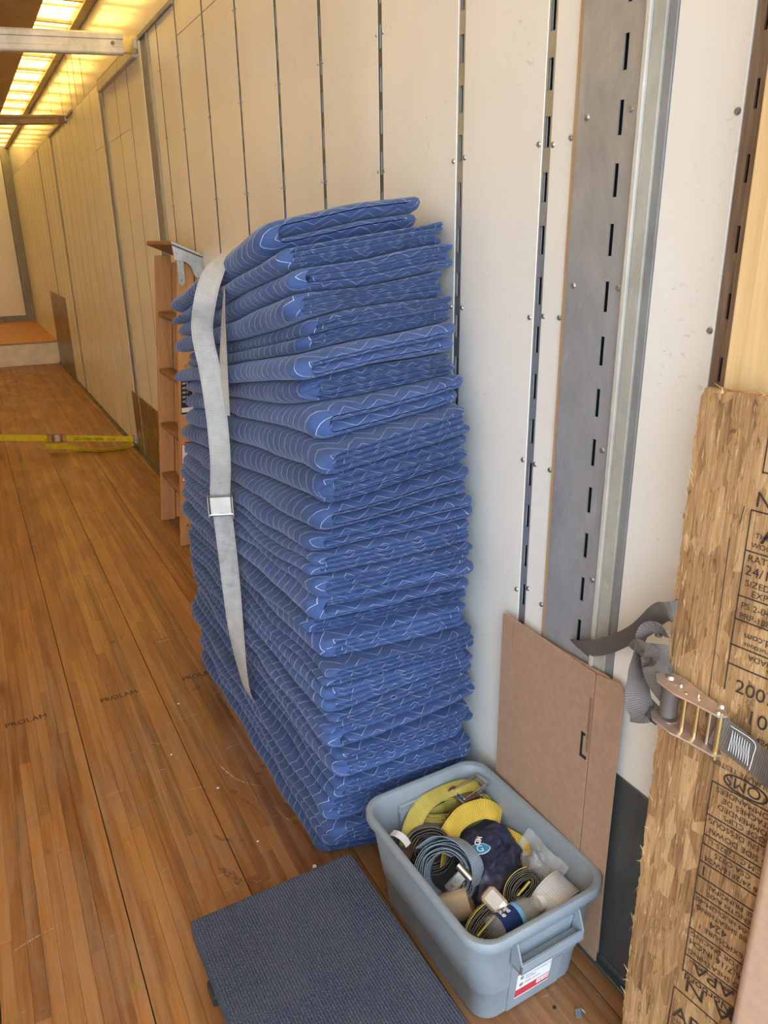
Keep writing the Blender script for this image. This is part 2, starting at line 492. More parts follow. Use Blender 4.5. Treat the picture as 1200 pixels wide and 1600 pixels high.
def catmull(pts, n):
    """resample list of vectors with n points per span"""
    P = [Vector(p) for p in pts]
    P = [P[0] * 2 - P[1]] + P + [P[-1] * 2 - P[-2]]
    out = []
    for i in range(1, len(P) - 2):
        a, b, c, d = P[i - 1], P[i], P[i + 1], P[i + 2]
        for j in range(n):
            t = j / n
            out.append(0.5 * ((2 * b) + (c - a) * t + (2 * a - 5 * b + 4 * c - d) * t * t + (3 * b - a - 3 * c + d) * t ** 3))
    out.append(P[-2].copy())
    return out

def ribbon_mesh(name, pts, wid, w, t, mat, nsub=6, across=4, smooth=True, raw=False):
    """strap through pts; wid = width direction vectors, one per point (or one for all)"""
    if not isinstance(wid, list): wid = [wid] * len(pts)
    P = [Vector(p) for p in pts] if raw else catmull(pts, nsub)
    Wd = [Vector(p) for p in wid] if raw else catmull(wid, nsub)
    verts, uvs, faces = [], [], []
    L = 0.0
    rows = across + 1
    for i, p in enumerate(P):
        if i: L += (p - P[i - 1]).length
        tg = (P[min(i + 1, len(P) - 1)] - P[max(i - 1, 0)]).normalized()
        wv = Wd[i] - tg * Wd[i].dot(tg)
        wv = wv.normalized() if wv.length > 1e-6 else tg.orthogonal().normalized()
        nn = tg.cross(wv).normalized()
        for sgn in (1, -1):
            for k in range(rows):
                f = k / across - 0.5
                ed = 1.0 if 0 < k < across else 0.45
                verts.append(p + wv * (f * w) + nn * (sgn * t * 0.5 * ed))
                uvs.append((L, k / across))
    R = rows * 2
    for i in range(len(P) - 1):
        a, b = i * R, (i + 1) * R
        for k in range(across):
            faces.append((a + k, b + k, b + k + 1, a + k + 1))
            faces.append((a + rows + k, a + rows + k + 1, b + rows + k + 1, b + rows + k))
        faces.append((a, a + rows, b + rows, b))
        faces.append((a + across, b + across, b + rows + across, a + rows + across))
    for a in (0, (len(P) - 1) * R):
        for k in range(across):
            q = (a + k, a + k + 1, a + rows + k + 1, a + rows + k)
            faces.append(q if a == 0 else q[::-1])
    return mesh(name, verts, faces, mat, uvs, smooth)

def ribbon(name, pts, wid, w, t, mat, parent=None, **kw):
    o = link(name, ribbon_mesh(name, pts, wid, w, t, mat, **kw), parent)
    o.data.set_sharp_from_angle(angle=math.radians(50))
    return o

_dg = None
def text(name, body, size, mat, parent, origin, right, up, align='LEFT', spacing=1.0, bold=0.0, sx=1.0):
    cu = bpy.data.curves.new(name, 'FONT')
    cu.body = body; cu.size = size; cu.align_x = align; cu.space_character = spacing; cu.offset = bold
    cu.resolution_u = 3
    t = bpy.data.objects.new(name, cu)
    COL.objects.link(t)
    bpy.context.view_layer.update()
    me = bpy.data.meshes.new_from_object(t.evaluated_get(bpy.context.evaluated_depsgraph_get()))
    bpy.data.objects.remove(t, do_unlink=True)
    r, u = Vector(right).normalized(), Vector(up).normalized()
    n = r.cross(u)
    o = Vector(origin)
    for v in me.vertices:
        v.co = o + r * (v.co.x * sx) + u * v.co.y
    me.materials.clear(); me.materials.append(M[mat])
    me.name = name
    ob = link(name, me, parent)
    return ob

def smoothstep(t):
    t = max(0.0, min(1.0, t)); return t * t * (3 - 2 * t)

#@@STRUCTURE
# ================================================================== the trailer
# ---- floor: narrow laminated strips, boards of twelve inches
floor = empty('floor', kind='structure')
floor['label'] = 'worn orange-brown laminated wood floor of narrow strips'
rs = random.Random(5)
SW = 0.3048 / 9
PL = {}
def plank_mesh(L):
    key = round(L, 2)
    if key not in PL:
        PL[key] = MB().box(-SW / 2 + 0.0002, SW / 2 - 0.0002, 0, key - 0.0004, -0.028, 0).me('plank', 'plank', 0.0004)
    return PL[key]
far = MB()
x_seams = -0.975
for i in range(-41, 42):
    xc = x_seams + SW * (i + 0.5)
    b = i // 9
    xc = xc + 0.0012 * (1 if i % 9 == 0 else 0) - 0.0012 * (1 if i % 9 == 8 else 0)
    if xc < -2.5 or xc > -0.005: continue
    y = -0.9 - rs.random() * 0.9
    while y < 11.95:
        L = round(1.2 + 0.1 * rs.randrange(10), 2)
        y1 = min(y + L, 11.95)
        seen = xc > -1.32 and y1 > 0.85 and y < 5.0 and not (xc > -0.42 and y > 1.75 and y1 < 2.7)
        if seen:
            zz = -0.0006 * rs.random()
            link('plank', plank_mesh(y1 - y), floor, (xc, y, zz))
        else:
            far.box(xc - SW / 2 + 0.0002, xc + SW / 2 - 0.0002, max(y, -0.9), y1 - 0.0005, -0.028, 0)
        y = y1
tag(far.obj('plank_field', 'plank', floor), kind='stuff')
MB().box(-2.55, 0.05, -0.9, 15.4, -0.10, -0.0285).obj('subfloor', 'brownwood', floor)
for k, (x0, x1) in enumerate(((-1.207, -1.066), (-0.879, -0.741), (-0.567, -0.435))):
    text('stamp_print', 'PROLAM', 0.042, 'ink', floor, (x0, 2.700, 0.0006), (1, 0.02, 0), (-0.12, 1, 0), sx=(x1 - x0) / 0.161)

def rub(name, col, lo, hi, amax):
    k = N(name)
    k.put(k.p.inputs['Alpha'], k.rng(k.noise(k.pos((1, 0.5, 1)), 170.0, 5, 0.7), lo, hi, 0.0, amax))
    return k.fin(col, 0.8)
M['scratch'] = rub('bare_scratch', (0.55, 0.42, 0.30), 0.35, 0.55, 0.8)
M['scuff'] = rub('black_scuff', (0.05, 0.045, 0.045), 0.42, 0.68, 0.7)
def mark(pts, w, mat, name):
    P = catmull([(x, y, 0.0004) for x, y in pts], 5)
    V, F = [], []
    for i, p in enumerate(P):
        t = (P[min(i + 1, len(P) - 1)] - P[max(i - 1, 0)]).normalized()
        n_ = Vector((-t.y, t.x, 0)) * (w * (0.25 + math.sin(math.pi * i / (len(P) - 1))) * (0.7 + 0.6 * noise.noise((i * 0.9, p.x * 9, 1))))
        V += [p - n_, p + n_]
    for i in range(len(P) - 1): F.append((2 * i, 2 * i + 2, 2 * i + 3, 2 * i + 1))
    link(name, mesh(name, V, F, mat), floor)
for pts, w in ((((-0.60, 2.20), (-0.585, 2.10), (-0.555, 2.02), (-0.50, 1.955)), 0.003), (((-0.505, 1.87), (-0.49, 1.80), (-0.47, 1.74)), 0.0012), (((-0.73, 2.44), (-0.62, 2.45), (-0.52, 2.47)), 0.0018),
               (((-0.80, 2.40), (-0.74, 2.34), (-0.68, 2.30)), 0.0012), (((-1.25, 1.68), (-1.19, 1.70), (-1.12, 1.715)), 0.0022), (((-0.92, 2.0), (-0.84, 2.06), (-0.76, 2.10)), 0.0009), (((-1.13, 1.22), (-1.12, 1.25)), 0.001), (((-0.66, 1.62), (-0.64, 1.60), (-0.60, 1.62)), 0.0012)):
    mark(pts, w, 'scratch', 'scratch')
for pts, w in ((((-0.475, 2.06), (-0.455, 2.05), (-0.44, 2.06)), 0.010), (((-0.50, 2.03), (-0.48, 2.02)), 0.008), (((-0.60, 2.0), (-0.585, 1.97)), 0.012), (((-0.70, 1.83), (-0.68, 1.80), (-0.655, 1.775)), 0.008), (((-0.645, 1.77), (-0.625, 1.765)), 0.008), (((-0.725, 1.70), (-0.70, 1.66), (-0.68, 1.60)), 0.014), (((-0.77, 3.16), (-0.745, 3.17)), 0.012), (((-0.72, 3.17), (-0.715, 3.20)), 0.005), (((-0.56, 2.62), (-0.535, 2.625), (-0.515, 2.64)), 0.010), (((-0.585, 1.95), (-0.56, 1.90), (-0.55, 1.85)), 0.003)):
    mark(pts, w, 'scuff', 'scuff_mark')

# ---- right wall
wall = empty('wall_right', kind='structure')
wall['label'] = 'white panelled trailer wall with slotted metal posts'
ZR, ZC = 2.67, 3.12
thin = [2.05, 2.439, 2.80, 3.215, 3.643, 4.078, 4.45, 5.28, 5.67, 6.69, 7.08, 7.47, 7.86, 8.25, 8.64, 9.03, 9.75, 10.14, 10.53, 11.15, 11.54, 11.95, 12.4, 13.0, 13.6, 14.2, 14.8]
wide = [(4.627, 4.86), (6.10, 6.31), (9.28, 9.48), (10.75, 10.93)]
cuts = [(0.845, 0.886), (1.03, 1.262), (1.330, 1.356), (1.645, 1.672)]
cuts += [(y - 0.011, y + 0.011) for y in thin] + wide
cuts.sort()
ys = -0.9
rsp = random.Random(9)
for (c0, c1) in cuts + [(15.4, 15.5)]:
    if c0 - ys > 0.02:
        tilt = 0.0008 * rsp.random()
        zsp = [0.0, ZR]
        if 3.2 < ys < 4.0: zsp = [0.0, 2.53, ZR]
        if 5.2 < ys < 6.6 or 7 < ys < 7.6: zsp = [0.0, 2.28, ZR]
        for z0, z1 in zip(zsp, zsp[1:]):
            MB().box(tilt, 0.014, ys, c0, z0 + 0.001, z1 - 0.0015).obj('panel', 'wall', wall, 0.0015)
    ys = c1
upper = [-0.9, 1.2, 2.6, 4.08, 6.31, 7.86, 8.64, 9.4, 10.3, 11.4, 12.6, 14.0, 15.4]
for a, b in zip(upper, upper[1:]):
    MB().box(0.001, 0.014, a + 0.002, b - 0.002, ZR + 0.002, ZC).obj('upper_panel', 'wall_gloss', wall, 0.0015)
MB().box(0.03, 0.06, -0.9, 15.4, -0.1, ZC).obj('outer_skin', 'post_far', wall)
# dark slits between far upper panels
for y in (6.9, 7.3, 7.6, 8.2, 9.0):
    MB().box(-0.0008, 0.002, y - 0.004, y + 0.004, ZR, ZC - 0.02).obj('seam', 'post_far', wall)

def slotted(name, y0, y1, z0, z1, ys0, ys1, x0, x1, mat, slots, parent):
    m = MB()
    m.box(x0, x1, y0, ys0, z0, z1); m.box(x0, x1, ys1, y1, z0, z1)
    zz = z0
    for (a, b) in slots:
        if b <= z0 or a >= z1: continue
        m.box(x0, x1, ys0, ys1, zz, a); zz = b
    m.box(x0, x1, ys0, ys1, zz, z1)
    o = m.obj(name, mat, parent)
    MB().box(x1 + 0.012, x1 + 0.014, y0, y1, z0, z1).obj('slot_backing', 'black_void', o)
    return o
def slots(z_first, n, half=0.028):
    return [(z_first + 0.1016 * i - half, z_first + 0.1016 * i + half) for i in range(n)]
slotted('slotted_post', 1.330, 1.356, 0, ZR, 1.336, 1.350, 0.002, 0.005, 'galv', slots(0.105, 25), wall)
slotted('slotted_post', 1.645, 1.672, 0, ZR, 1.652, 1.666, 0.002, 0.005, 'galv', slots(0.105, 25), wall)
slotted('slotted_post', 0.845, 0.886, 0, ZR, 0.858, 0.870, 0.004, 0.008, 'brownwood', slots(0.105, 25, 0.02), wall)
for y in thin:
    if y < 4.5:
        slotted('slotted_post', y - 0.011, y + 0.011, 0, ZR, y - 0.006, y + 0.007, 0.001, 0.003, 'post_far', slots(0.105, 25, 0.03), wall)
    else:
        MB().box(0.001, 0.010, y - 0.007, y + 0.007, 0, ZR).obj('post', 'post_far', wall)
for a, b in wide:
    MB().box(0.004, 0.010, a, b, 0, ZR).obj('wide_post', 'rail_dark', wall)
    MB().box(-0.006, 0.006, a + 0.02, a + 0.05, 0, ZR).obj('post_rib', 'rail_grey', wall, 0.002)
# the near plate and its frame rails
slotted('slotted_plate', 1.090, 1.248, 0, ZR, 1.129, 1.140, -0.006, -0.003, 'steel_plate', slots(0.105, 25), wall)
MB().box(-0.004, 0.014, 1.249, 1.261, 0, ZR).obj('plywood_edge', 'edge_wood', wall, 0.001)
MB().box(-0.014, 0.010, 1.078, 1.0895, 0, ZR).obj('frame_rail', 'rail_light', wall, 0.002)
MB().box(-0.008, 0.010, 1.048, 1.0775, 0, ZR).obj('frame_rail', 'rail_grey', wall, 0.0015)
MB().box(-0.003, 0.010, 1.030, 1.0475, 0, ZR).obj('frame_rail', 'rail_dark', wall, 0.001)
# rails of the panel tops far back
for a, b in ((4.08, 4.84), (5.22, 6.22), (7.6, 9.5)):
    MB().box(-0.012, 0.004, a, b, ZR - 0.012, ZR + 0.012).obj('top_rail', 'rail_dark', wall, 0.002)
MB().box(-0.03, 0.004, 4.93, 6.15, ZR - 0.075, ZR - 0.012).obj('hanging_rail', 'rail_light', wall, 0.004)
# kick plates
MB().box(-0.004, 0.001, 0.30, 1.075, 0.02, 0.536).obj('kick_plate', 'kick', wall, 0.001)
MB().box(-0.004, 0.001, 4.87, 6.42, 0.02, 0.50).obj('kick_plate', 'kick_brown', wall, 0.001)
MB().box(-0.004, 0.001, 10.2, 11.9, 0.02, 1.0).obj('kick_plate', 'kick_brown', wall, 0.001)
# rivets
rv = MB().cyl((0, 0, 0), (-0.003, 0, 0), 0.0062, 12, 0.0045).cyl((-0.003, 0, 0), (-0.0036, 0, 0), 0.0022, 6).me('rivet', 'rivet')
for (y, z) in [(1.221, 1.843), (1.096 + .014, 1.843), (1.261 + .008, 1.814), (1.322, 1.807), (1.366, 1.812), (1.636, 1.81), (1.683, 1.806), (1.227, 1.544), (1.104, 1.545), (1.27, 1.478), (1.322, 1.477), (1.368, 1.471), (1.634, 1.473), (1.684, 1.473), (0.894, 1.812), (0.894, 1.487), (0.894, 1.16), (1.109, 1.233), (1.106, 0.951), (1.27, 1.15), (1.322, 1.15), (1.366, 1.15), (1.27, 0.82), (1.322, 0.84), (1.366, 0.82), (1.635, 1.15), (1.683, 1.15)]:
    r = link('rivet', rv, wall, ((-0.006 if 1.09 < y < 1.248 else 0.0), y, z))
for y in thin[:7]:
    for z in (1.48, 1.81, 2.14, 2.45):
        for s_ in (-1, 1):
            r = link('rivet', rv, wall, (0.0, y + s_ * 0.018, z)); r.scale = (0.8, 0.7, 0.7)
tag(MB().box(-0.022, 0, -0.9, 15.0, 0.0005, 0.012).box(-0.008, 0, -0.9, 15.0, 0.012, 0.03).obj('trim_1', 'kick', None, 0.002), 'dark steel angle along the foot of the white wall', None, None, 'structure')

# ---- ceiling: brown boards, translucent strip, roof bows
ceil = empty('ceiling', kind='structure')
ceil['label'] = 'brown trailer ceiling with an amber translucent strip along the wall'
ye = -0.9
while ye < 15.4:
    y1 = min(ye + 2.44, 15.4)
    MB().box(-2.20, -0.30, ye, y1 - 0.004, ZC - 0.02, ZC + 0.01).obj('ceiling_board', 'ceiling', ceil, 0.002)
    ye = y1
for x_ in (0.0, -2.438):
    MB().box(x_ - 0.062, x_, -0.9, 15.4, ZC - 0.03, ZC + 0.02).obj('edge_rail', 'bow', ceil, 0.003)
bows = [6.69 - 0.61 * 12 + 0.61 * i for i in range(27)]
prev = -0.9
for y in bows + [15.4]:
    if y <= -0.6: continue
    v = [(-0.31, prev, ZC + 0.012), (-0.055, prev, ZC + 0.012), (-0.055, y, ZC + 0.012), (-0.31, y, ZC + 0.012)]
    link('roof_pane', mesh('roof_pane', v, [(0, 1, 2, 3)], 'roof'), ceil)
    v = [(-2.445 - x_ if 0 else x_ - 2.135, y_, z_) for x_, y_, z_ in v]  # unseen matching strip on the other side, added to let in more amber light
    link('roof_pane', mesh('roof_pane', v, [(0, 1, 2, 3)], 'roof'), ceil)
    if y < 15.3:
        MB().box(-2.445, -2.19, y - 0.012, y + 0.012, ZC - 0.014, ZC + 0.008).obj('roof_bow', 'bow', ceil, 0.002)
        MB().box(-0.31, -0.055, y - 0.012, y + 0.012, ZC - 0.014, ZC + 0.008).obj('roof_bow', 'bow', ceil, 0.002)
        MB().box(-0.31, -0.055, y + 0.20, y + 0.206, ZC - 0.002, ZC + 0.008).obj('roof_seam', 'bow', ceil)
    prev = y

# ---- other sides
wl_ = MB().box(-2.56, -2.5, -0.9, 15.4, -0.1, ZC).obj('wall_left', 'wall')
tag(wl_, 'white panelled wall on the far side of the trailer', None, None, 'structure')
wb = empty('wall_back', kind='structure')
wb['label'] = 'pale end wall beyond the raised platform'
for a, b in ((-2.5, -1.35), (-1.345, -0.145)):
    MB().box(a, b, 15.22, 15.26, 0.42, ZC).obj('panel', 'wall', wb, 0.002)
MB().box(-2.5, 0, 15.2, 15.27, 0.31, 0.415).obj('base_rail', 'rail_dark', wb)
MB().box(-0.14, 0.0, 15.16, 15.27, 0.31, ZC).obj('corner_post', 'rail_dark', wb)
MB().box(-2.5, 0, 15.27, 15.4, -0.1, ZC).obj('outer_skin', 'post_far', wb)
pf = empty('floor_platform', (0, 11.95, 0), kind='structure')
pf['label'] = 'raised wooden platform with a scuffed white riser at the far end'
MB().box(-2.5, 0.0, 11.95, 11.99, 0.0, 0.295).obj('riser', 'white_scuffed', pf, 0.003)
for i in range(11):
    MB().box(-2.5, 0, 11.94 + i * 0.302, 12.24 + i * 0.302, 0.297, 0.317).obj('plank', 'deck', pf, 0.002)
# ground outside the open end
gd = MB().box(-40, 40, -60, -1.4, -1.35, -1.3).obj('ground', plain('asphalt', (0.30, 0.30, 0.29), 0.9, 0, 0.2, 4))
tag(gd, 'grey asphalt yard outside the open end', None, None, 'structure')

#@@OBJECTS
# ================================================================== the stack of moving blankets
NB = 29
rb = random.Random(21)
th = [(0.050 + 0.018 * i / (NB - 1)) * rb.uniform(0.85, 1.18) for i in range(NB)]
th[NB - 1] = 0.088; th[NB - 2] = 0.050; th[NB - 3] = 0.060
q_ = 1.728 / sum(th)
ZK = [0.001]
for t_ in th: ZK.append(ZK[-1] + t_ * q_)
LZ = [0.03, 0.10, 0.3, 0.50, 0.57, 0.65, 0.73, 0.80, 0.87, 0.96, 1.09, 1.185, 1.289, 1.5, 1.70]
LY = [1.61, 1.53, 1.475, 1.47, 1.47, 1.50, 1.60, 1.56, 1.49, 1.53, 1.47, 1.478, 1.57, 1.566, 1.70]
RZ = [0.05, 0.283, 0.406, 0.544, 0.695, 0.895, 0.986, 1.164, 1.319, 1.388, 1.496, 1.623, 1.707, 1.743]
RY = [1.52, 1.486, 1.464, 1.465, 1.495, 1.472, 1.482, 1.511, 1.551, 1.579, 1.617, 1.641, 1.67, 1.73]
BZ = [0.0, 0.08, 0.19, 0.5, 0.62, 0.75, 0.9, 1.13, 1.2, 1.47, 1.7]
BY = [2.84, 2.84, 2.90, 2.76, 2.79, 2.79, 2.77, 2.66, 2.72, 2.66, 2.64]
def zsurf(k, x, y):
    z0 = ZK[k]
    r = z0 / 1.70
    z = z0 + 0.058 * r * (x + 0.47) / 0.44
    z -= 0.245 * r * r * max(0.0, min(1.15, (y - 1.60) / 1.0)) ** 0.9
    if 0 < k:
        z += 0.0135 * min(1, z0 / 0.2) * noise.noise((x * 3.6, y * 2.8, k * 7.3)) + 0.0022 * min(1, z0 / 0.2) * noise.noise((x * 9.0, y * 9.0, k * 5.1))
    return max(z, 0.0012 * k + 0.0008)

def blanket_mesh(i, kind):
    """folded pad: nested folded sheets, rounded at the left fold and at both ends"""
    rr_ = random.Random(100 + i)
    T = ZK[i + 1] - ZK[i]
    zm = 0.5 * (ZK[i] + ZK[i + 1])
    yfl = float(np.interp(zm, LZ, LY)) + rr_.uniform(-0.018, 0.016)
    yfr = float(np.interp(zm + 0.04, RZ, RY)) + rr_.uniform(-0.016, 0.014)
    yb = float(np.interp(zm * 0.93, BZ, BY)) + rr_.uniform(-0.035, 0.035)
    xl = -0.476 + rr_.uniform(-0.014, 0.020)
    xr = -0.022 - rr_.uniform(0.0, 0.03)
    if i == NB - 1: xr = -0.075
    if i == NB - 3: xr = -0.02
    folds = {'two': [(0.25, 0.75, 0.5, 0.0)],
             'three': [(0.17, 0.83, 0.34, 0.0), (0.5, 0.5, 0.33, 0.035)],
             'four': [(0.125, 0.875, 0.25, 0.0), (0.375, 0.625, 0.25, 0.010)],
             'dd': [(0.125, 0.375, 0.25, 0.0), (0.625, 0.875, 0.25, rr_.uniform(0.0, 0.018))],
             'six': [(0.085, 0.915, 0.17, 0.0), (0.25, 0.75, 0.17, 0.016), (0.417, 0.583, 0.17, 0.034)]}[kind]
    V, F, UV = [], [], []
    for fi, (qb, qt, tw, pin) in enumerate(folds):
        qb *= T; qt *= T; tt = tw * T * 0.965
        Wd = xr - xl
        pr0 = Wd - rr_.uniform(0.0, 0.028); pr1 = Wd - rr_.uniform(0.0, 0.028)
        R = (qt - qb) / 2
        pin = pin + tt / 2 + rr_.uniform(0, 0.004)
        path = []
        nrun = 17
        if R > 1e-4:
            p_u = pin + R * 1.15
            for a in range(nrun): path.append((pr0 + (p_u - pr0) * a / (nrun - 1), qb))
            for a in range(1, 7):
                an = math.pi * a / 7
                path.append((p_u - R * 1.15 * math.sin(an), qb + R - R * math.cos(an)))
            for a in range(nrun): path.append((p_u + (pr1 - p_u) * a / (nrun - 1), qt))
        else:
            for a in range(nrun * 2): path.append((pr0 + (pin - pr0) * a / (nrun * 2 - 1), qb))
        n = len(path)
        nor, arc = [], [0.0]
        for a in range(n):
            b0, b1 = path[max(a - 1, 0)], path[min(a + 1, n - 1)]
            tx, tq = b1[0] - b0[0], b1[1] - b0[1]
            l = math.hypot(tx, tq) or 1
            nor.append((-tq / l, tx / l))
            if a: arc.append(arc[-1] + math.hypot(path[a][0] - path[a - 1][0], path[a][1] - path[a - 1][1]))
        # loop: outer side forward, cap, inner side backward, cap
        loop = []
        for a in range(n): loop.append((a, -1, 0.0))
        loop += [(n - 1, -0.7, 0.35), (n - 1, 0.0, 0.5), (n - 1, 0.7, 0.35)]
        for a in range(n - 1, -1, -1): loop.append((a, 1, 0.0))
        loop += [(0, 0.7, 0.35), (0, 0.0, 0.5), (0, -0.7, 0.35)]
        Lp = len(loop)
        er = max(tt * 1.15, 0.012)
        fo = rr_.uniform(-0.012, 0.014); bo = rr_.uniform(-0.014, 0.014)
        st = []
        for a in range(6):
            ph = math.pi / 2 * a / 5
            st.append((er * (1 - math.cos(ph)), max(0.06, math.sin(ph)), er * ph))
        s_body = list(np.linspace(0, 1, 24))[1:-1]
        base = len(V)
        nst = 6 + len(s_body) + 6
        for j in range(nst):
            for (a, side, cap) in loop:
                p, q = path[a]
                nx, nq = nor[a]
                yf = yfl + (yfr - yfl) * p / Wd + fo + 0.007 * noise.noise((p * 11, i * 3.1, fi * 5.0)) + 0.0015 * noise.noise((p * 30, i * 1.7, fi * 9.0))
                ybk = yb + bo + 0.006 * noise.noise((p * 9, i * 4.1, 3 + fi))
                if j < 6:
                    dy, scl, v = st[j]; y = yf + dy
                elif j >= nst - 6:
                    dy, scl, v = st[nst - 1 - j]; y = ybk - dy; v = (ybk - yf) - v + 2 * er * 0.57
                else:
                    f = s_body[j - 6]
                    y = yf + er + (ybk - yf - 2 * er) * f; scl = 1.0; v = er * 1.57 + (y - yf - er)
                d0 = min(y - yf, ybk - y)
                pp = p + nx * side * tt / 2 * scl
                if cap: pp += tt * cap * (1 if a == n - 1 else 1) * scl
                qq = q + nq * side * tt / 2 * scl
                # rounded plan corner at the fold, and rippled fold
                rc = 0.030
                fall = max(0.0, 1 - pp / 0.11)
                if d0 < rc: pp += rc * (1 - math.sqrt(max(0, 1 - ((rc - d0) / rc) ** 2))) * fall
                fr_ = max(0.0, 1 - (Wd - pp) / 0.09)
                rc2 = 0.034
                if d0 < rc2: pp -= rc2 * (1 - math.sqrt(max(0, 1 - ((rc2 - d0) / rc2) ** 2))) * min(1, fr_ * 1.5)
                x = xl + pp + fall * (0.015 * noise.noise((y * 5.0, i * 2.3, 1.0)) + 0.004 * noise.noise((y * 17.0, i * 2.3, 4.0)))
                if p > 0.7 * Wd: y += 0.008 * noise.noise((q * 25, i * 1.3, fi * 3.0)) * (p / Wd - 0.7) / 0.3 if j < 9 else 0
                x = min(x, -0.008)
                w = qq / T
                if d0 < 0.07: w = 0.5 + (w - 0.5) * (1 - 0.13 * (1 - d0 / 0.07))
                if fall > 0.6: w = 0.5 + (w - 0.5) * (1 - 0.10 * (fall - 0.6) / 0.4)
                zb_, zt_ = zsurf(i, x, y), zsurf(i + 1, x, y)
                V.append((x, y, zb_ + (zt_ - zb_) * w))
                UV.append((arc[a], v if side <= 0 else -v + fi * 0.013))
        for j in range(nst - 1):
            for a in range(Lp):
                b_ = (a + 1) % Lp
                F.append((base + j * Lp + a, base + j * Lp + b_, base + (j + 1) * Lp + b_, base + (j + 1) * Lp + a))
    me = mesh('moving_blanket', V, F, 'blanket', UV, True)
    return me
ORD = ['topmost', 'second', 'third', 'fourth', 'fifth', 'sixth', 'seventh', 'eighth', 'ninth', 'tenth', 'eleventh', 'twelfth', 'thirteenth', 'fourteenth', 'fifteenth', 'sixteenth', 'seventeenth', 'eighteenth', 'nineteenth', 'twentieth', 'twenty-first', 'twenty-second', 'twenty-third', 'twenty-fourth', 'twenty-fifth', 'twenty-sixth', 'twenty-seventh', 'twenty-eighth', 'bottom']
kinds = [rb.choice(['four', 'four', 'dd', 'dd', 'dd', 'three', 'two']) for _ in range(NB)]
kinds[NB - 1] = 'two'; kinds[NB - 2] = 'four'; kinds[NB - 3] = 'three'; kinds[NB - 4] = 'four'; kinds[NB - 5] = 'dd'; kinds[NB - 6] = 'two'
for i in range(NB):
    me = blanket_mesh(i, kinds[i])
    c = me.vertices[0].co.copy()
    c = Vector((-0.25, 2.1, ZK[i]))
    for v in me.vertices: v.co -= c
    o = link('moving_blanket', me, None, c)
    k = NB - 1 - i
    lab = 'blue quilted moving blanket, ' + (ORD[k] + ' of the tall stack' if k in (0, NB - 1) else ORD[k] + ' from the top of the tall stack')
    tag(o, lab, 'blanket', 'folded moving blankets in the stack')

# ---- grey strap around the stack
cs = empty('cam_strap', (-0.53, 2.05, 0), label='light grey webbing strap with a cam buckle around the blue blanket stack', cat='strap')
path = [(-0.06, 2.03, 1.682), (-0.25, 2.03, 1.655), (-0.40, 2.03, 1.630), (-0.462, 2.03, 1.602), (-0.508, 2.025, 1.550), (-0.533, 2.03, 1.48), (-0.535, 2.068, 1.405), (-0.530, 2.045, 1.307), (-0.528, 2.025, 1.19), (-0.527, 2.03, 1.061), (-0.530, 2.060, 0.939)]
wv = [(0, 1, 0), (0, 1, 0), (0.1, 1, 0), (0.3, 0.9, 0), (0.75, -0.45, 0.25), (0.9, -0.40, 0.1), (0.93, -0.30, 0), (0.93, -0.30, 0), (0.92, -0.36, 0), (0.92, -0.36, 0), (0.92, -0.36, 0)]
wv = [(0, 1, 0), (-0.1, 1, 0), (-0.25, 0.95, -0.08), (-0.5, 0.8, -0.14), (-0.80, 0.50, -0.15), (-0.9, 0.40, -0.05), (-0.93, 0.32, 0), (-0.93, 0.30, 0), (-0.92, 0.36, 0), (-0.92, 0.36, 0), (-0.92, 0.36, 0)]
ribbon('webbing', path, wv, 0.056, 0.0026, 'web_grey', cs, nsub=8)
path2 = [(-0.529, 2.058, 0.95), (-0.526, 2.052, 0.846), (-0.520, 2.060, 0.702), (-0.512, 2.075, 0.50), (-0.496, 2.10, 0.345), (-0.482, 2.085, 0.255), (-0.44, 2.09, 0.235)]
wv2 = [(-0.92, 0.36, 0), (-0.92, 0.36, 0), (-0.88, 0.42, 0), (-0.62, 0.72, 0), (-0.25, 0.95, 0), (-0.05, 1, 0), (0, 1, 0)]
ribbon('lower_webbing', path2, wv2, 0.054, 0.0026, 'web_grey', cs, nsub=8)
tail = [(-0.490, 1.985, 1.52), (-0.492, 2.01, 1.44), (-0.496, 2.02, 1.36), (-0.502, 2.02, 1.28), (-0.508, 2.025, 1.19)]
ribbon('tail', tail, [(0.25, 0.97, 0), (0.1, 1, 0), (-0.1, 1, 0), (-0.25, 0.96, 0), (-0.5, 0.85, 0)], 0.045, 0.0024, 'web_grey', cs)
bk = Matrix.Translation((-0.530, 2.052, 0.925)) @ Matrix.Rotation(math.radians(-21), 4, 'Z')
def put(mb, name, mat, parent, mtx, bevel=0.0, smooth=False):
    me = mb.me(name, mat, bevel, 1, smooth)
    me.transform(mtx)
    return link(name, me, parent)
put(MB().box(-0.031, 0.031, -0.014, -0.002, -0.022, 0.030), 'buckle', 'chrome', cs, bk, 0.003)
for s_ in (-1, 1):
    put(MB().prism([(-0.006, -0.045), (-0.020, -0.030), (-0.020, 0.030), (-0.002, 0.034), (0.004, -0.03)], 0, s_ * 0.034 - 0.0015, s_ * 0.034 + 0.0015), 'buckle_side', 'chrome', cs, bk, 0.0008)
put(MB().cyl((-0.033, -0.008, -0.026), (0.033, -0.008, -0.026), 0.005), 'buckle_pin', 'chrome', cs, bk, 0, True)

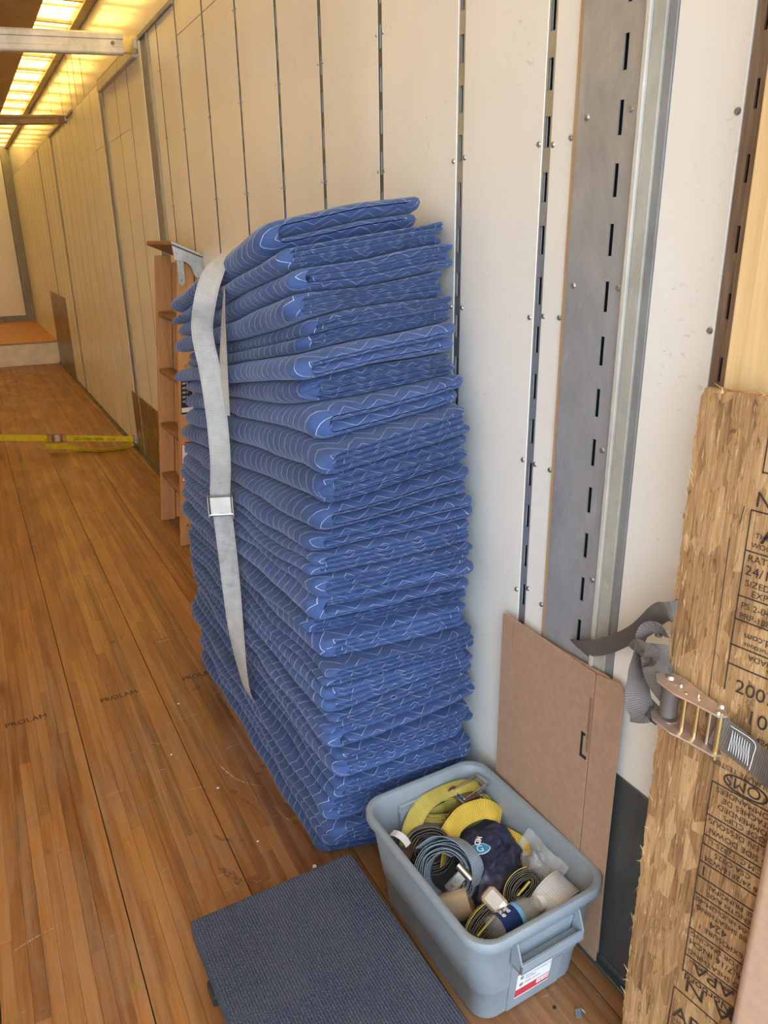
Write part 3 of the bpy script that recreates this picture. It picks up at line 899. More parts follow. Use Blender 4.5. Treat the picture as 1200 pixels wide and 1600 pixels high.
# ================================================================== wooden step ladder by the wall
ld = empty('step_ladder', (-0.14, 4.38, 0), label='folded wooden step ladder with metal hinge plate standing behind the blankets', cat='ladder')
def lean(z): return 0.100 * z / 1.5, -0.13 * z / 1.5
def rail(name, x0, x1, y0, y1, z0, z1, mat='ladder'):
    dx0, dy0 = lean(z0); dx1, dy1 = lean(z1)
    MB().hexa([(x0 + dx0, y0 + dy0, z0), (x1 + dx0, y0 + dy0, z0), (x1 + dx0, y1 + dy0, z0), (x0 + dx0, y1 + dy0, z0),
               (x0 + dx1, y0 + dy1, z1), (x1 + dx1, y0 + dy1, z1), (x1 + dx1, y1 + dy1, z1), (x0 + dx1, y1 + dy1, z1)]).obj(name, mat, ld, 0.002)
rail('front_rail', -0.224, -0.140, 4.12, 4.146, 0, 1.56)
rail('front_rail', -0.224, -0.140, 4.60, 4.626, 0, 1.56)
rail('rear_rail', -0.134, -0.104, 4.125, 4.150, 0.01, 1.52)
rail('rear_rail', -0.134, -0.104, 4.595, 4.62, 0.01, 1.52)
for z in (0.315, 0.625, 0.944, 1.262):
    dx, dy = lean(z)
    MB().box(-0.218 + dx, -0.142 + dx, 4.146 + dy, 4.60 + dy, z - 0.022, z).obj('tread', 'step', ld, 0.002)
    MB().cyl((-0.205 + dx, 4.148 + dy, z - 0.028), (-0.205 + dx, 4.598 + dy, z - 0.028), 0.003, 8).obj('tie_rod', 'rusty', ld)
for z in (0.5, 1.1):
    dx, dy = lean(z)
    MB().box(-0.128 + dx, -0.108 + dx, 4.15 + dy, 4.595 + dy, z - 0.03, z + 0.03).obj('rear_slat', 'ladder', ld, 0.002)
dx, dy = lean(1.6)
MB().hexa([(-0.258 + dx, 4.09 + dy, 1.615), (-0.108 + dx, 4.09 + dy, 1.552), (-0.108 + dx, 4.65 + dy, 1.552), (-0.258 + dx, 4.65 + dy, 1.615),
           (-0.254 + dx, 4.09 + dy, 1.636), (-0.106 + dx, 4.09 + dy, 1.572), (-0.106 + dx, 4.65 + dy, 1.572), (-0.254 + dx, 4.65 + dy, 1.636)]).obj('top_cap', 'step', ld, 0.003)
yb_ = 4.085 + dy
hp = MB().prism([(-0.148, 1.632), (0.0, 1.568), (-0.002, 1.47), (-0.012, 1.452), (-0.032, 1.452), (-0.050, 1.475), (-0.062, 1.515), (-0.085, 1.535), (-0.140, 1.548)], 1, 0, 0.002)
hpo = hp.obj('hinge_plate', 'galv', ld, 0.0006, loc=(0, yb_ + 0.008, 0))
MB().prism([(-0.150, 1.634), (-0.002, 1.570), (-0.002, 1.557), (-0.150, 1.621)], 1, -0.014, 0.004).obj('plate_flange', 'galv', hpo, 0.001, loc=(0, yb_ + 0.006, 0))
MB().prism([(-0.128, 1.55), (-0.095, 1.545), (-0.098, 1.44), (-0.106, 1.425), (-0.120, 1.425), (-0.130, 1.44)], 1, 0, 0.002).obj('hinge_strap', 'galv', ld, 0.0006, loc=(0, yb_ + 0.010, 0))
for (x, z) in ((-0.125, 1.575), (-0.115, 1.535), (-0.113, 1.45), (-0.075, 1.56), (-0.035, 1.54), (-0.030, 1.48)):
    MB().cyl((x, yb_ + 0.009, z), (x, yb_ + 0.003, z), 0.006, 10, 0.004).obj('rivet', 'chrome', ld)
def lad_quad(name, x0, x1, z0, z1, mat, parent, lift=0.0008):
    a, b = lean(z0), lean(z1)
    return MB().hexa([(x0 + a[0], 4.12 + a[1] - lift, z0), (x1 + a[0], 4.12 + a[1] - lift, z0), (x1 + a[0], 4.12 + a[1] + 0.001, z0), (x0 + a[0], 4.12 + a[1] + 0.001, z0),
                      (x0 + b[0], 4.12 + b[1] - lift, z1), (x1 + b[0], 4.12 + b[1] - lift, z1), (x1 + b[0], 4.12 + b[1] + 0.001, z1), (x0 + b[0], 4.12 + b[1] + 0.001, z1)]).obj(name, mat, parent)
lad_quad('black_label', -0.212, -0.152, 0.765, 0.985, 'ink', ld)
q1 = lad_quad('white_label', -0.210, -0.150, 0.775, 0.80, 'white', ld, 0.0012)
lad_quad('red_label', -0.214, -0.146, 0.385, 0.60, 'red', ld)
lad_quad('white_label', -0.210, -0.150, 0.390, 0.595, 'white', ld, 0.0014)
a_ = lean(0.39)
text('label_print', 'M\u00b7CHAEL', 0.058, 'ink', ld, (-0.156 + a_[0], 4.1165 + a_[1], 0.400), (0.0667, -0.0867, 1), (-1, 0, 0.05), sx=0.95)
a_ = lean(0.95)
text('label_print', 'NOTE', 0.022, 'white_ink', ld, (-0.207 + a_[0], 4.1175 + a_[1], 0.955), (1, 0, 0), (0.0667, -0.0867, 1))
for i_ in range(5):
    a_ = lean(0.93 - 0.02 * i_)
    text('label_print', 'lllll ll', 0.016, 'white_ink', ld, (-0.207 + a_[0], 4.1175 + a_[1], 0.925 - 0.024 * i_), (1, 0, 0), (0.0667, -0.0867, 1))
for z in (0.12, 0.66, 1.02):
    dx, dy = lean(z)
    MB().cyl((-0.185 + dx, 4.12 + dy, z), (-0.185 + dx, 4.114 + dy, z), 0.009, 12, 0.006).obj('bolt', 'chrome', ld)

# ================================================================== load bars across the trailer
def load_bar(y, z, hgt, mat, label, tilt):
    e = empty('load_bar', (-0.02, y, z), label=label, cat='bar')
    f = lambda x: z + tilt * x
    prof = [(-0.022, -0.5), (-0.026, -0.42), (-0.026, -0.20), (-0.020, -0.16), (-0.020, 0.16), (-0.026, 0.20), (-0.026, 0.42), (-0.022, 0.5), (0.022, 0.5), (0.022, -0.5)]
    xs = (-2.45, -0.075)
    v = [(x, y + a, f(x) + b * hgt) for x in xs for a, b in prof]
    n = len(prof)
    fs = [tuple(range(n)), tuple(range(2 * n - 1, n - 1, -1))] + [(i, (i + 1) % n, n + (i + 1) % n, n + i) for i in range(n)]
    me = mesh('beam', v, fs, mat)
    bm = bmesh.new(); bm.from_mesh(me); bmesh.ops.recalc_face_normals(bm, faces=bm.faces); bm.to_mesh(me); bm.free()
    link('beam', me, e)
    MB().box(-0.08, -0.004, y - 0.019, y + 0.019, f(-0.04) - hgt * 0.42, f(-0.04) + hgt * 0.42).obj('end_fitting', 'rusty' if mat == 'beam_brown' else 'brass_bar', e, 0.003)
    MB().cyl((-0.13, y - 0.021, f(-0.13)), (-0.13, y - 0.0275, f(-0.13)), 0.010, 12).obj('lock_pin', 'rusty', e)
    MB().box(-0.02, -0.001, y - 0.03, y + 0.03, f(0) - hgt * 0.25, f(0) + hgt * 0.25).obj('hook', 'galv', e, 0.002)
    return e
load_bar(4.93, 2.655, 0.105, 'beam', 'pale scuffed aluminium load bar nearest the camera under the ceiling', 0.05)
load_bar(8.01, 2.655, 0.075, 'beam_brown', 'dark brown load bar farther back under the ceiling', 0.06)

# ================================================================== yellow strap across the floor
ys_ = empty('ratchet_strap', (-0.6, 6.7, 0), label='bright yellow ratchet strap stretched low across the wood floor', cat='strap')
up = (0, -0.25, 1)
def yl(x): return (x, 6.50 - 0.42 * x, 0.075 - 0.05 * x)
ribbon('webbing', [yl(-0.02), yl(-0.2), yl(-0.52)], up, 0.052, 0.003, 'web_floor', ys_)
ribbon('webbing', [yl(-0.66), yl(-1.2), yl(-2.4)], up, 0.056, 0.003, 'web_floor', ys_)
lo = [(-0.03, 6.49, 0.045), (-0.12, 6.50, 0.018), (-0.28, 6.50, 0.014), (-0.42, 6.60, 0.022), (-0.54, 6.66, 0.045), (-0.68, 6.74, 0.05), (-0.66, 6.76, 0.10)]
ribbon('slack_webbing', lo, [(0, -0.5, 1), (0, -0.7, 0.8), (0, -0.8, 0.6), (0, -0.7, 0.7), (0, -0.5, 0.9), (0, -0.5, 0.9), (0, -0.4, 1)], 0.055, 0.003, 'web_floor', ys_)
bx_ = Matrix.Translation(yl(-0.59)) @ Matrix.Rotation(math.radians(-23), 4, 'Z') @ Matrix.Rotation(math.radians(-12), 4, 'X')
for s_ in (-1, 1):
    put(MB().box(-0.075, 0.075, -0.028, -0.002, s_ * 0.030 - 0.003, s_ * 0.030 + 0.003), 'ratchet_frame', 'rusty', ys_, bx_, 0.001)
put(MB().cyl((-0.02, -0.016, -0.034), (-0.02, -0.016, 0.034), 0.012).cyl((0.045, -0.016, -0.034), (0.045, -0.016, 0.034), 0.007), 'ratchet_spool', 'rusty', ys_, bx_, 0, True)
put(MB().box(-0.005, 0.035, -0.036, -0.028, -0.028, 0.028), 'ratchet_handle', 'zinc', ys_, bx_, 0.002)
MB().box(-0.022, -0.001, 6.46, 6.53, 0.045, 0.12).obj('anchor', 'galv', ys_, 0.003)
rt = Vector(yl(-0.5)) - Vector(yl(-0.1)); rt.normalize()
dn = Vector((0, 0.25, -1))
nn_ = rt.cross(dn).normalized()
o_ = Vector(yl(-0.245)) + nn_ * 0.0022 - dn * 0.011
text('strap_print', 'PACIFIC CARGO CONT', 0.038, 'ink', ys_, o_, rt, dn, bold=0.0003, sx=0.60)
o_ = Vector(yl(-0.155)) + nn_ * 0.0022 - dn * 0.010
text('strap_print', '(PCC)', 0.038, 'ink', ys_, o_, rt, dn, bold=0.0003, sx=0.7)

#@@OBJECTS2
# ================================================================== folded cardboard leaning on the wall
cb = empty('cardboard_sheet', (-0.02, 1.16, 0), label='folded flat brown cardboard box leaning on the wall behind the grey tote', cat='cardboard')
XA = -0.0215
def cpoly(y0, y1, z1, cut):
    return [(y0, 0.0125), (y1, 0.0125), (y1, z1 - 0.012), (y1 - 0.012, z1), (y0 + cut, z1), (y0, z1 - cut * 1.2)]
MB().prism(cpoly(1.058, 1.388, 0.754, 0.002), 0, XA, XA + 0.0042).obj('front_flap', 'cardboard', cb, 0.0012)
MB().prism([(0.973, 0.0125), (1.055, 0.0125), (1.055, 0.754), (0.996, 0.766), (0.982, 0.762), (0.973, 0.748)], 0, XA, XA + 0.0042).obj('front_flap', 'cardboard', cb, 0.0012)
MB().box(XA + 0.001, XA + 0.0035, 1.0552, 1.0578, 0.0125, 0.75).obj('fold_crease', 'cardboard_edge', cb)
MB().prism([(0.981, 0.0125), (1.386, 0.0125), (1.384, 0.735), (1.31, 0.742), (1.03, 0.762), (0.986, 0.756)], 0, XA + 0.0046, XA + 0.0084).obj('rear_flap', 'cardboard', cb, 0.0012)
MB().prism([(0.976, 0.0315), (1.387, 0.0315), (1.387, 0.744), (0.99, 0.744)], 0, XA + 0.0088, XA + 0.0125).obj('rear_flap', 'cardboard', cb, 0.0012)
MB().box(XA + 0.0005, XA + 0.0125, 1.3875, 1.3905, 0.0315, 0.746).obj('folded_edge', 'cardboard', cb, 0.0012)
MB().box(XA - 0.0004, XA, 1.343, 1.3437, 0.67, 0.74).obj('score_line', 'cardboard_edge', cb)
for a in (MB().box(XA - 0.0007, XA, 1.076, 1.083, 0.535, 0.590), MB().box(XA - 0.0007, XA, 1.062, 1.083, 0.528, 0.536), MB().box(XA - 0.0007, XA, 1.070, 1.083, 0.586, 0.593)):
    a.obj('bracket_print', 'ink', cb)
MB().box(XA - 0.0012, XA, 1.0585, 1.066, 0.550, 0.69).obj('torn_strip', 'cardboard_edge', cb, 0.0003)

# ================================================================== carpeted dolly
LOCAL[0] = True
dl = empty('furniture_dolly', (-0.645, 1.165, 0), (0, 0, math.radians(1.6)), label='furniture dolly topped with dark blue-grey ribbed carpet on the floor', cat='dolly')
MB().box(-0.208, 0.208, -0.38, 0.258, 0.098, 0.152).obj('carpet_top', 'carpet', dl, 0.006, 2)
for x in (-0.15, 0.15):
    MB().box(x - 0.04, x + 0.04, -0.35, 0.23, 0.080, 0.099).obj('frame_board', 'dolly_wood', dl, 0.002)
for x in (-0.155, 0.155):
    for y in (-0.29, 0.10):
        c_ = MB().box(x - 0.025, x + 0.025, y - 0.03, y + 0.03, 0.072, 0.080)
        co = c_.obj('caster', 'galv', dl, 0.001)
        MB().cyl((x - 0.012 - 0.005, y, 0.0355), (x + 0.012 - 0.005, y, 0.0355), 0.035, 20).obj('wheel', 'black_plastic', co, 0.002)
        for xx in (x - 0.022, x + 0.010):
            MB().box(xx, xx + 0.004, y - 0.012, y + 0.012, 0.03, 0.074).obj('fork', 'galv', co)
MB().box(-0.2135, -0.195, 0.085, 0.135, 0.070, 0.101).obj('bumper', 'black_plastic', dl, 0.004)
LOCAL[0] = False

# ================================================================== grey storage tote
LOCAL[0] = True
TX, TY = -0.2125, 1.20
tt = empty('storage_tote', (TX, TY, 0.0), (0, 0, math.radians(2.2)), label='open grey plastic storage tote full of cargo straps', cat='tote')
def rrect(hx, hy, r, z, seg=7):
    out = []
    for cx, cy, a0 in ((hx - r, hy - r, 0), (-hx + r, hy - r, 90), (-hx + r, -hy + r, 180), (hx - r, -hy + r, 270)):
        for i in range(seg + 1):
            a = math.radians(a0 + 90 * i / seg)
            out.append((cx + r * math.cos(a), cy + r * math.sin(a), z))
    return out
def loft(rings, close_bottom=True):
    V = []; F = []
    n = len(rings[0])
    for r in rings: V += r
    for j in range(len(rings) - 1):
        for i in range(n):
            k = (i + 1) % n
            F.append((j * n + i, j * n + k, (j + 1) * n + k, (j + 1) * n + i))
    return V, F, n
rings = [rrect(0.130, 0.205, 0.035, 0.004), rrect(0.138, 0.213, 0.042, 0.0005), rrect(0.142, 0.217, 0.046, 0.004), rrect(0.150, 0.226, 0.050, 0.085), rrect(0.1530, 0.229, 0.051, 0.092), rrect(0.1535, 0.2295, 0.051, 0.096),
         rrect(0.1705, 0.241, 0.054, 0.226), rrect(0.170, 0.245, 0.055, 0.230), rrect(0.1755, 0.246, 0.055, 0.250),
         rrect(0.1855, 0.256, 0.060, 0.252), rrect(0.1875, 0.258, 0.061, 0.258), rrect(0.188, 0.2585, 0.061, 0.272), rrect(0.1855, 0.256, 0.060, 0.2785), rrect(0.1795, 0.250, 0.058, 0.2795), rrect(0.1725, 0.243, 0.055, 0.276),
         rrect(0.1685, 0.239, 0.053, 0.262), rrect(0.160, 0.235, 0.051, 0.230), rrect(0.147, 0.223, 0.048, 0.092), rrect(0.138, 0.213, 0.044, 0.012), rrect(0.11, 0.18, 0.03, 0.0085)]
V, F, n = loft(rings)
F.append(tuple(range(n - 1, -1, -1)))
F.append(tuple(range((len(rings) - 1) * n, len(rings) * n)))
me = mesh('body', V, F, 'tote', None, True)
me.set_sharp_from_angle(angle=math.radians(40))
link('body', me, tt)
for s_ in (-1, 1):
    y = s_ * 0.247
    # centre panel under the handle
    MB().hexa([(-0.075, s_ * 0.2215, 0.006), (0.075, s_ * 0.2215, 0.006), (0.075, s_ * 0.20, 0.006), (-0.075, s_ * 0.20, 0.006),
               (-0.082, s_ * 0.2475, 0.228), (0.082, s_ * 0.2475, 0.228), (0.082, s_ * 0.22, 0.228), (-0.082, s_ * 0.22, 0.228)]).obj('end_panel', 'tote', tt, 0.003, 2)
    h = MB()
    h.box(-0.088, 0.088, min(y + s_ * 0.030, y + s_ * 0.023), max(y + s_ * 0.030, y + s_ * 0.023), 0.182, 0.206)
    h.box(-0.088, 0.088, min(y - s_ * 0.004, y + s_ * 0.030), max(y - s_ * 0.004, y + s_ * 0.030), 0.180, 0.186)
    for q in (-0.088, 0.084):
        h.prism([(y - s_ * 0.006, 0.250), (y + s_ * 0.012, 0.250), (y + s_ * 0.030, 0.206), (y + s_ * 0.030, 0.182), (y - s_ * 0.006, 0.174)], 0, q, q + 0.004)
    h.obj('handle', 'tote', tt, 0.001)
# inner moulded grip recess at the far end
MB().hexa([(-0.08, 0.232, 0.15), (0.08, 0.232, 0.15), (0.08, 0.24, 0.15), (-0.08, 0.24, 0.15), (-0.08, 0.2245, 0.242), (0.08, 0.2245, 0.242), (0.08, 0.245, 0.242), (-0.08, 0.245, 0.242)]).obj('grip_recess', 'tote', tt, 0.003)
# sticker at the near end
def tp(x, z, off=0.0012):      # a point on the near end panel
    return (x, -(0.2215 + (z - 0.006) * 0.026 / 0.222) - off, z)
def tquad(name, x0, x1, z0, z1, mat, parent, off):
    return link(name, mesh(name, [tp(x0, z0, off), tp(x1, z0, off), tp(x1, z1, off), tp(x0, z1, off), tp(x0, z0, 0), tp(x1, z0, 0), tp(x1, z1, 0), tp(x0, z1, 0)], [(0, 1, 2, 3), (0, 4, 5, 1), (1, 5, 6, 2), (2, 6, 7, 3), (3, 7, 4, 0)], mat), parent)
st_ = tquad('sticker', -0.058, 0.040, 0.040, 0.172, 'white', tt, 0.0010)
tquad('red_band', -0.058, 0.040, 0.044, 0.068, 'red', st_, 0.0014)
tquad('white_box', 0.002, 0.038, 0.052, 0.066, 'white', st_, 0.0018)
tquad('red_stripe', -0.058, -0.050, 0.120, 0.172, 'red', st_, 0.0014)
for i_, (z, L) in enumerate(((0.150, 'TAPA A PRESION'), (0.141, 'SNAP TIGHT LID'), (0.126, 'RESISTENTE'), (0.117, 'DURABLE'), (0.102, 'SMALL FOOTPRINT STACKABLE'), (0.093, 'APILABLE'), (0.080, 'MADE IN USA'))):
    text('sticker_print', L, 0.0075, 'grey_ink', st_, tp(-0.036, z, 0.0022), (1, 0, 0), Vector(tp(0, 0.2)) - Vector(tp(0, 0.1)))
    if i_ % 2 == 0:
        tquad('icon', -0.050, -0.041, z - 0.002, z + 0.007, 'grey_ink', st_, 0.0018)
text('sticker_print', '10 GAL', 0.011, 'red', st_, tp(0.006, 0.056, 0.0026), (1, 0, 0), (0, 0, 1))
LOCAL[0] = False

# ---- what lies in the tote (world coordinates)
def basis(axis, ref=(0, 0, 1)):
    a = Vector(axis).normalized()
    r = Vector(ref)
    u = (r - a * r.dot(a)).normalized()
    return a, u, a.cross(u)
def coil(name, c, axis, rx, ry, turns, gap, w, t, mat, parent, ref=(0, 0, 1), per=36, wob=0.0, start=0.0, tail=None, seed=1):
    """flat spiral of strap; axis = coil axis; rx, ry outer half sizes"""
    a, u, v = basis(axis, ref)
    c = Vector(c)
    n = int(turns * per)
    pts = []
    for i in range(n + 1):
        ang = start + 2 * math.pi * i / per
        k = gap * i / per
        wx = wob * noise.noise((math.cos(ang) * 1.3 + seed, math.sin(ang) * 1.3, i / per * 1.1))
        pts.append(c + u * ((ry - k + wx) * math.sin(ang)) + v * ((rx - k + wx) * math.cos(ang)) + a * (wob * 0.6 * noise.noise((ang * 0.5, seed, 2.0))))
    if tail:
        pts = [Vector(q) for q in tail] + pts
    return ribbon(name, pts, [a] * len(pts), w, t, mat, parent, nsub=1, across=3)

# yellow ratchet strap
yc = empty('ratchet_strap', (-0.17, 1.37, 0.15), label='coiled yellow strap with rusty ratchet at the far end of the tote', cat='strap')
ax = (-0.10, -0.30, 0.95)
coil('webbing', (-0.166, 1.372, 0.206), ax, 0.104, 0.044, 5.2, 0.0058, 0.050, 0.0026, 'web_yellow', yc, (0.25, 1, 0.2), wob=0.005)
ribbon('tail', [(-0.072, 1.392, 0.240), (-0.11, 1.402, 0.250), (-0.17, 1.407, 0.250), (-0.235, 1.402, 0.242), (-0.285, 1.380, 0.215), (-0.318, 1.352, 0.165), (-0.330, 1.340, 0.115)],
       [(0.25, 1, 0), (0.1, 1, 0.0), (0, 1, 0), (-0.3, 0.9, 0), (-0.4, 0.8, 0), (-0.45, 0.8, 0), (-0.45, 0.8, 0)], 0.050, 0.0026, 'web_yellow', yc)
rm = Matrix.Translation((-0.146, 1.376, 0.236)) @ Matrix.Rotation(math.radians(10), 4, 'Z')
for s_ in (-1, 1):
    put(MB().prism([(-0.075, -0.006), (-0.06, 0.010), (0.055, 0.012), (0.075, 0.002), (0.06, -0.008)], 1, s_ * 0.025 - 0.0018, s_ * 0.025 + 0.0018), 'ratchet_frame', 'rusty', yc, rm, 0.001)
put(MB().cyl((0.0, -0.03, 0.006), (0.0, 0.03, 0.006), 0.010).cyl((0.055, -0.03, 0.002), (0.055, 0.03, 0.002), 0.007), 'ratchet_spool', 'chrome', yc, rm, 0, True)
put(MB().cyl((0.0, -0.031, 0.006), (0.0, -0.028, 0.006), 0.018, 10), 'ratchet_gear', 'rusty', yc, rm)
put(MB().cyl((0.0, 0.028, 0.006), (0.0, 0.031, 0.006), 0.018, 10), 'ratchet_gear', 'rusty', yc, rm)
rm2 = rm @ Matrix.Rotation(math.radians(-5), 4, 'Y')
put(MB().box(-0.005, 0.085, -0.024, -0.020, 0.008, 0.022).box(-0.005, 0.085, 0.020, 0.024, 0.008, 0.022).box(0.075, 0.09, -0.024, 0.024, 0.012, 0.022), 'ratchet_handle', 'chrome', yc, rm2, 0.0015)

# gold strap arching over
gs = empty('webbing_strap', (-0.17, 1.31, 0.15), label='loose golden yellow strap arching behind the navy bag', cat='strap')
ribbon('webbing', [(-0.262, 1.268, 0.165), (-0.245, 1.282, 0.205), (-0.215, 1.302, 0.232), (-0.170, 1.318, 0.240), (-0.115, 1.320, 0.236), (-0.085, 1.308, 0.226), (-0.068, 1.297, 0.212)],
       [(0.7, 0.55, 0.2), (0.65, 0.5, 0.3), (0.45, 0.55, 0.6), (0.1, 0.75, 0.7), (0.0, 0.75, 0.65), (-0.1, 0.85, 0.6), (0, 0.8, 0.6)], 0.050, 0.003, 'web_gold', gs)
ribbon('lower_end', [(-0.268, 1.10, 0.16), (-0.250, 1.085, 0.172), (-0.225, 1.09, 0.170), (-0.20, 1.11, 0.16)], [(0.3, 0.3, 1), (0.3, 0.3, 1), (0.2, 0.4, 1), (0.2, 0.4, 1)], 0.045, 0.003, 'web_gold', gs)
ribbon('side_edge', [(-0.085, 1.255, 0.19), (-0.078, 1.20, 0.200), (-0.095, 1.16, 0.198), (-0.125, 1.125, 0.192)], (0.55, -0.2, 0.7), 0.04, 0.003, 'web_gold', gs)

# dark grey strap coil behind the blue one
dg = empty('webbing_coil', (-0.27, 1.30, 0.12), label='dark grey strap coil with white tag tucked behind the blue-grey coil', cat='strap')
coil('webbing', (-0.272, 1.315, 0.180), (-0.45, -0.75, 0.5), 0.064, 0.060, 5.6, 0.0068, 0.048, 0.0024, 'web_dgrey', dg, wob=0.004, seed=5)
put(MB().box(-0.018, 0.018, -0.022, 0.022, -0.010, 0.010).cyl((-0.024, 0, 0), (0.024, 0, 0), 0.012), 'ratchet_end', 'rusty', dg, Matrix.Translation((-0.345, 1.325, 0.185)) @ Matrix.Rotation(0.6, 4, 'Z'), 0.002)
ribbon('tag', [(-0.352, 1.372, 0.222), (-0.345, 1.355, 0.228), (-0.335, 1.337, 0.222), (-0.33, 1.325, 0.210)], (1, 0.5, 0.1), 0.020, 0.0008, 'white', dg)

# blue-grey strap coil with cam buckle and tan tape
bc = empty('webbing_coil', (-0.29, 1.21, 0.1), label='large blue-grey strap coil wrapped with tan tape in the tote', cat='strap')
bax = (-0.62, -0.52, 0.58)
cc_ = Vector((-0.283, 1.218, 0.190))
coil('webbing', cc_, bax, 0.079, 0.079, 6.3, 0.0052, 0.052, 0.0025, 'web_blue', bc, wob=0.005, seed=9)
a_, u_, v_ = basis(bax)
ribbon('loose_turn', [cc_ + v_ * -0.079 + u_ * 0.0 + a_ * 0.01, cc_ + v_ * -0.066 + u_ * 0.050 + a_ * 0.022, cc_ + v_ * -0.020 + u_ * 0.082 + a_ * 0.020, cc_ + v_ * 0.035 + u_ * 0.078 + a_ * 0.012, cc_ + v_ * 0.075 + u_ * 0.04], [a_ + v_ * 0.35] * 5, 0.052, 0.0025, 'web_blue', bc)
# tape: a wide cuff round the lower limb of the coil
tc = cc_ - u_ * 0.064 - v_ * 0.030 + a_ * 0.004
td = (v_ * 0.86 - u_ * 0.5).normalized()
tr = (u_ * 0.86 + v_ * 0.5).normalized()
V, F = [], []
for j, s_ in enumerate((-0.048, -0.016, 0.016, 0.048)):
    for i in range(20):
        an = 2 * math.pi * i / 20
        ca, sa = math.cos(an), math.sin(an)
        q = (abs(ca) ** 3 + abs(sa) ** 3) ** (-1 / 3)
        V.append(tc + td * (s_ + 0.003 * noise.noise((an, s_ * 30, 1))) + a_ * (0.037 * q * ca + 0.005) + tr * (0.035 * q * sa))
for j in range(3):
    for i in range(20):
        k = (i + 1) % 20
        F.append((j * 20 + i, j * 20 + k, (j + 1) * 20 + k, (j + 1) * 20 + i))
F.append(tuple(range(20))); F.append(tuple(range(60, 80))[::-1])
me = mesh('tape_wrap', V, F, 'tape', None, True); me.set_sharp_from_angle(angle=0.7)
link('tape_wrap', me, bc)
V2 = [tc + td * s_ + a_ * (0.0425 + 0.0012 * k) + tr * q for k in (0, 1) for (s_, q) in ((-0.010, 0.028), (0.040, 0.030), (0.043, -0.02), (-0.006, -0.024))]
link('tape_end', mesh('tape_end', V2, [(0, 1, 2, 3), (4, 7, 6, 5), (0, 4, 5, 1), (1, 5, 6, 2), (2, 6, 7, 3), (3, 7, 4, 0)], 'tape'), bc)
bm_ = Matrix.Translation(cc_ + a_ * 0.022 - v_ * 0.030 - u_ * 0.006) @ Matrix((v_, u_, a_)).transposed().to_4x4() @ Matrix.Rotation(math.radians(-58), 4, 'Z')
put(MB().box(-0.034, 0.030, -0.014, 0.014, -0.006, 0.008), 'cam_buckle', 'chrome', bc, bm_, 0.003)
put(MB().cyl((-0.03, -0.022, 0.006), (-0.03, 0.022, 0.006), 0.010), 'cam_lever', 'chrome', bc, bm_, 0, True)
put(MB().cyl((0.012, 0.0, 0.008), (0.012, 0.0, 0.010), 0.004), 'rivet', 'rusty', bc, bm_)

# navy bag
nb = empty('cloth_bag', (-0.17, 1.2, 0.1), label='crumpled navy blue cloth bag with a light blue oval logo in the tote', cat='bag')
outline = [(-0.240, 1.262), (-0.205, 1.297), (-0.154, 1.312), (-0.100, 1.304), (-0.068, 1.282), (-0.060, 1.238), (-0.070, 1.172), (-0.116, 1.126), (-0.183, 1.108), (-0.232, 1.097), (-0.255, 1.122), (-0.255, 1.162), (-0.245, 1.221)]
oc = Vector((-0.155, 1.205, 0))
op = catmull([(x, y, 0) for x, y in outline + outline[:1]], 6)[:-1]
V, F = [], []
rings_ = 22
def bag_z(x, y, f):
    z = 0.178 + 0.036 * (1 - f ** 4) + 0.014 * (y - 1.2) / 0.1
    amp = (0.6 + 0.5 * (1 - f)) * (0.12 + 0.88 * smoothstep((math.hypot(x + 0.188, y - 1.226) - 0.026) / 0.03))
    z += amp * (0.012 * noise.noise((x * 20, y * 20, 1.1)) - 0.026 * abs(noise.noise((x * 26 + y * 14, y * 22, 4.2))) - 0.016 * abs(noise.noise((x * 40 - y * 28, y * 30 + x * 12, 9.0))) + 0.010)
    return z
n = len(op)
for j in range(rings_ + 1):
    f = j / rings_
    for p in op:
        q = oc + (p - oc) * f
        V.append((q.x, q.y, bag_z(q.x, q.y, f)))
for j in range(rings_):
    for i in range(n):
        k = (i + 1) % n
        F.append((j * n + i, j * n + k, (j + 1) * n + k, (j + 1) * n + i))
b0 = len(V)
for p in op:
    q = oc + (p - oc) * 0.9
    V.append((q.x, q.y, 0.13))
for i in range(n):
    k = (i + 1) % n
    F.append((rings_ * n + i, rings_ * n + k, b0 + k, b0 + i))
F.append(tuple(range(b0 + n - 1, b0 - 1, -1)))
me = mesh('bag_cloth', V, F, 'navy', None, True)
bag_o = link('bag_cloth', me, nb)
sub = bag_o.modifiers.new('smooth', 'SUBSURF'); sub.levels = 1; sub.render_levels = 1
def bag_pt(x, y):
    d = Vector((x, y, 0)) - oc
    return bag_z(x, y, min(1, d.length / 0.10))
# logo: facing up, drawn on the cloth, reading towards the tote's near left
lc = Vector((-0.188, 1.222)); lr = Vector((0.95, -0.30)); lu = Vector((0.30, 0.95))
def on_bag(p, lift): return (p.x, p.y, bag_pt(p.x, p.y) + lift)
def disc(name, sx, sy, mat, lift, parent):
    V = [on_bag(lc, lift)]; F = []
    for j, f in enumerate((0.35, 0.7, 1.0)):
        for i in range(28):
            a = 2 * math.pi * i / 28
            r = 1.0 + 0.10 * math.cos(2 * a)
            V.append(on_bag(lc + lr * (sx * f * r * math.cos(a)) + lu * (sy * f * math.sin(a)), lift))
    for i in range(28):
        k = (i + 1) % 28
        F.append((0, 1 + i, 1 + k))
        for j in (0, 1): F.append((1 + j * 28 + i, 1 + (j + 1) * 28 + i, 1 + (j + 1) * 28 + k, 1 + j * 28 + k))
    return link(name, mesh(name, V, F, mat, None, True), parent)
lg = disc('logo_border', 0.0255, 0.0165, 'white_ink', 0.0035, nb)
disc('logo_oval', 0.0235, 0.0145, 'logo_blue', 0.0043, lg)
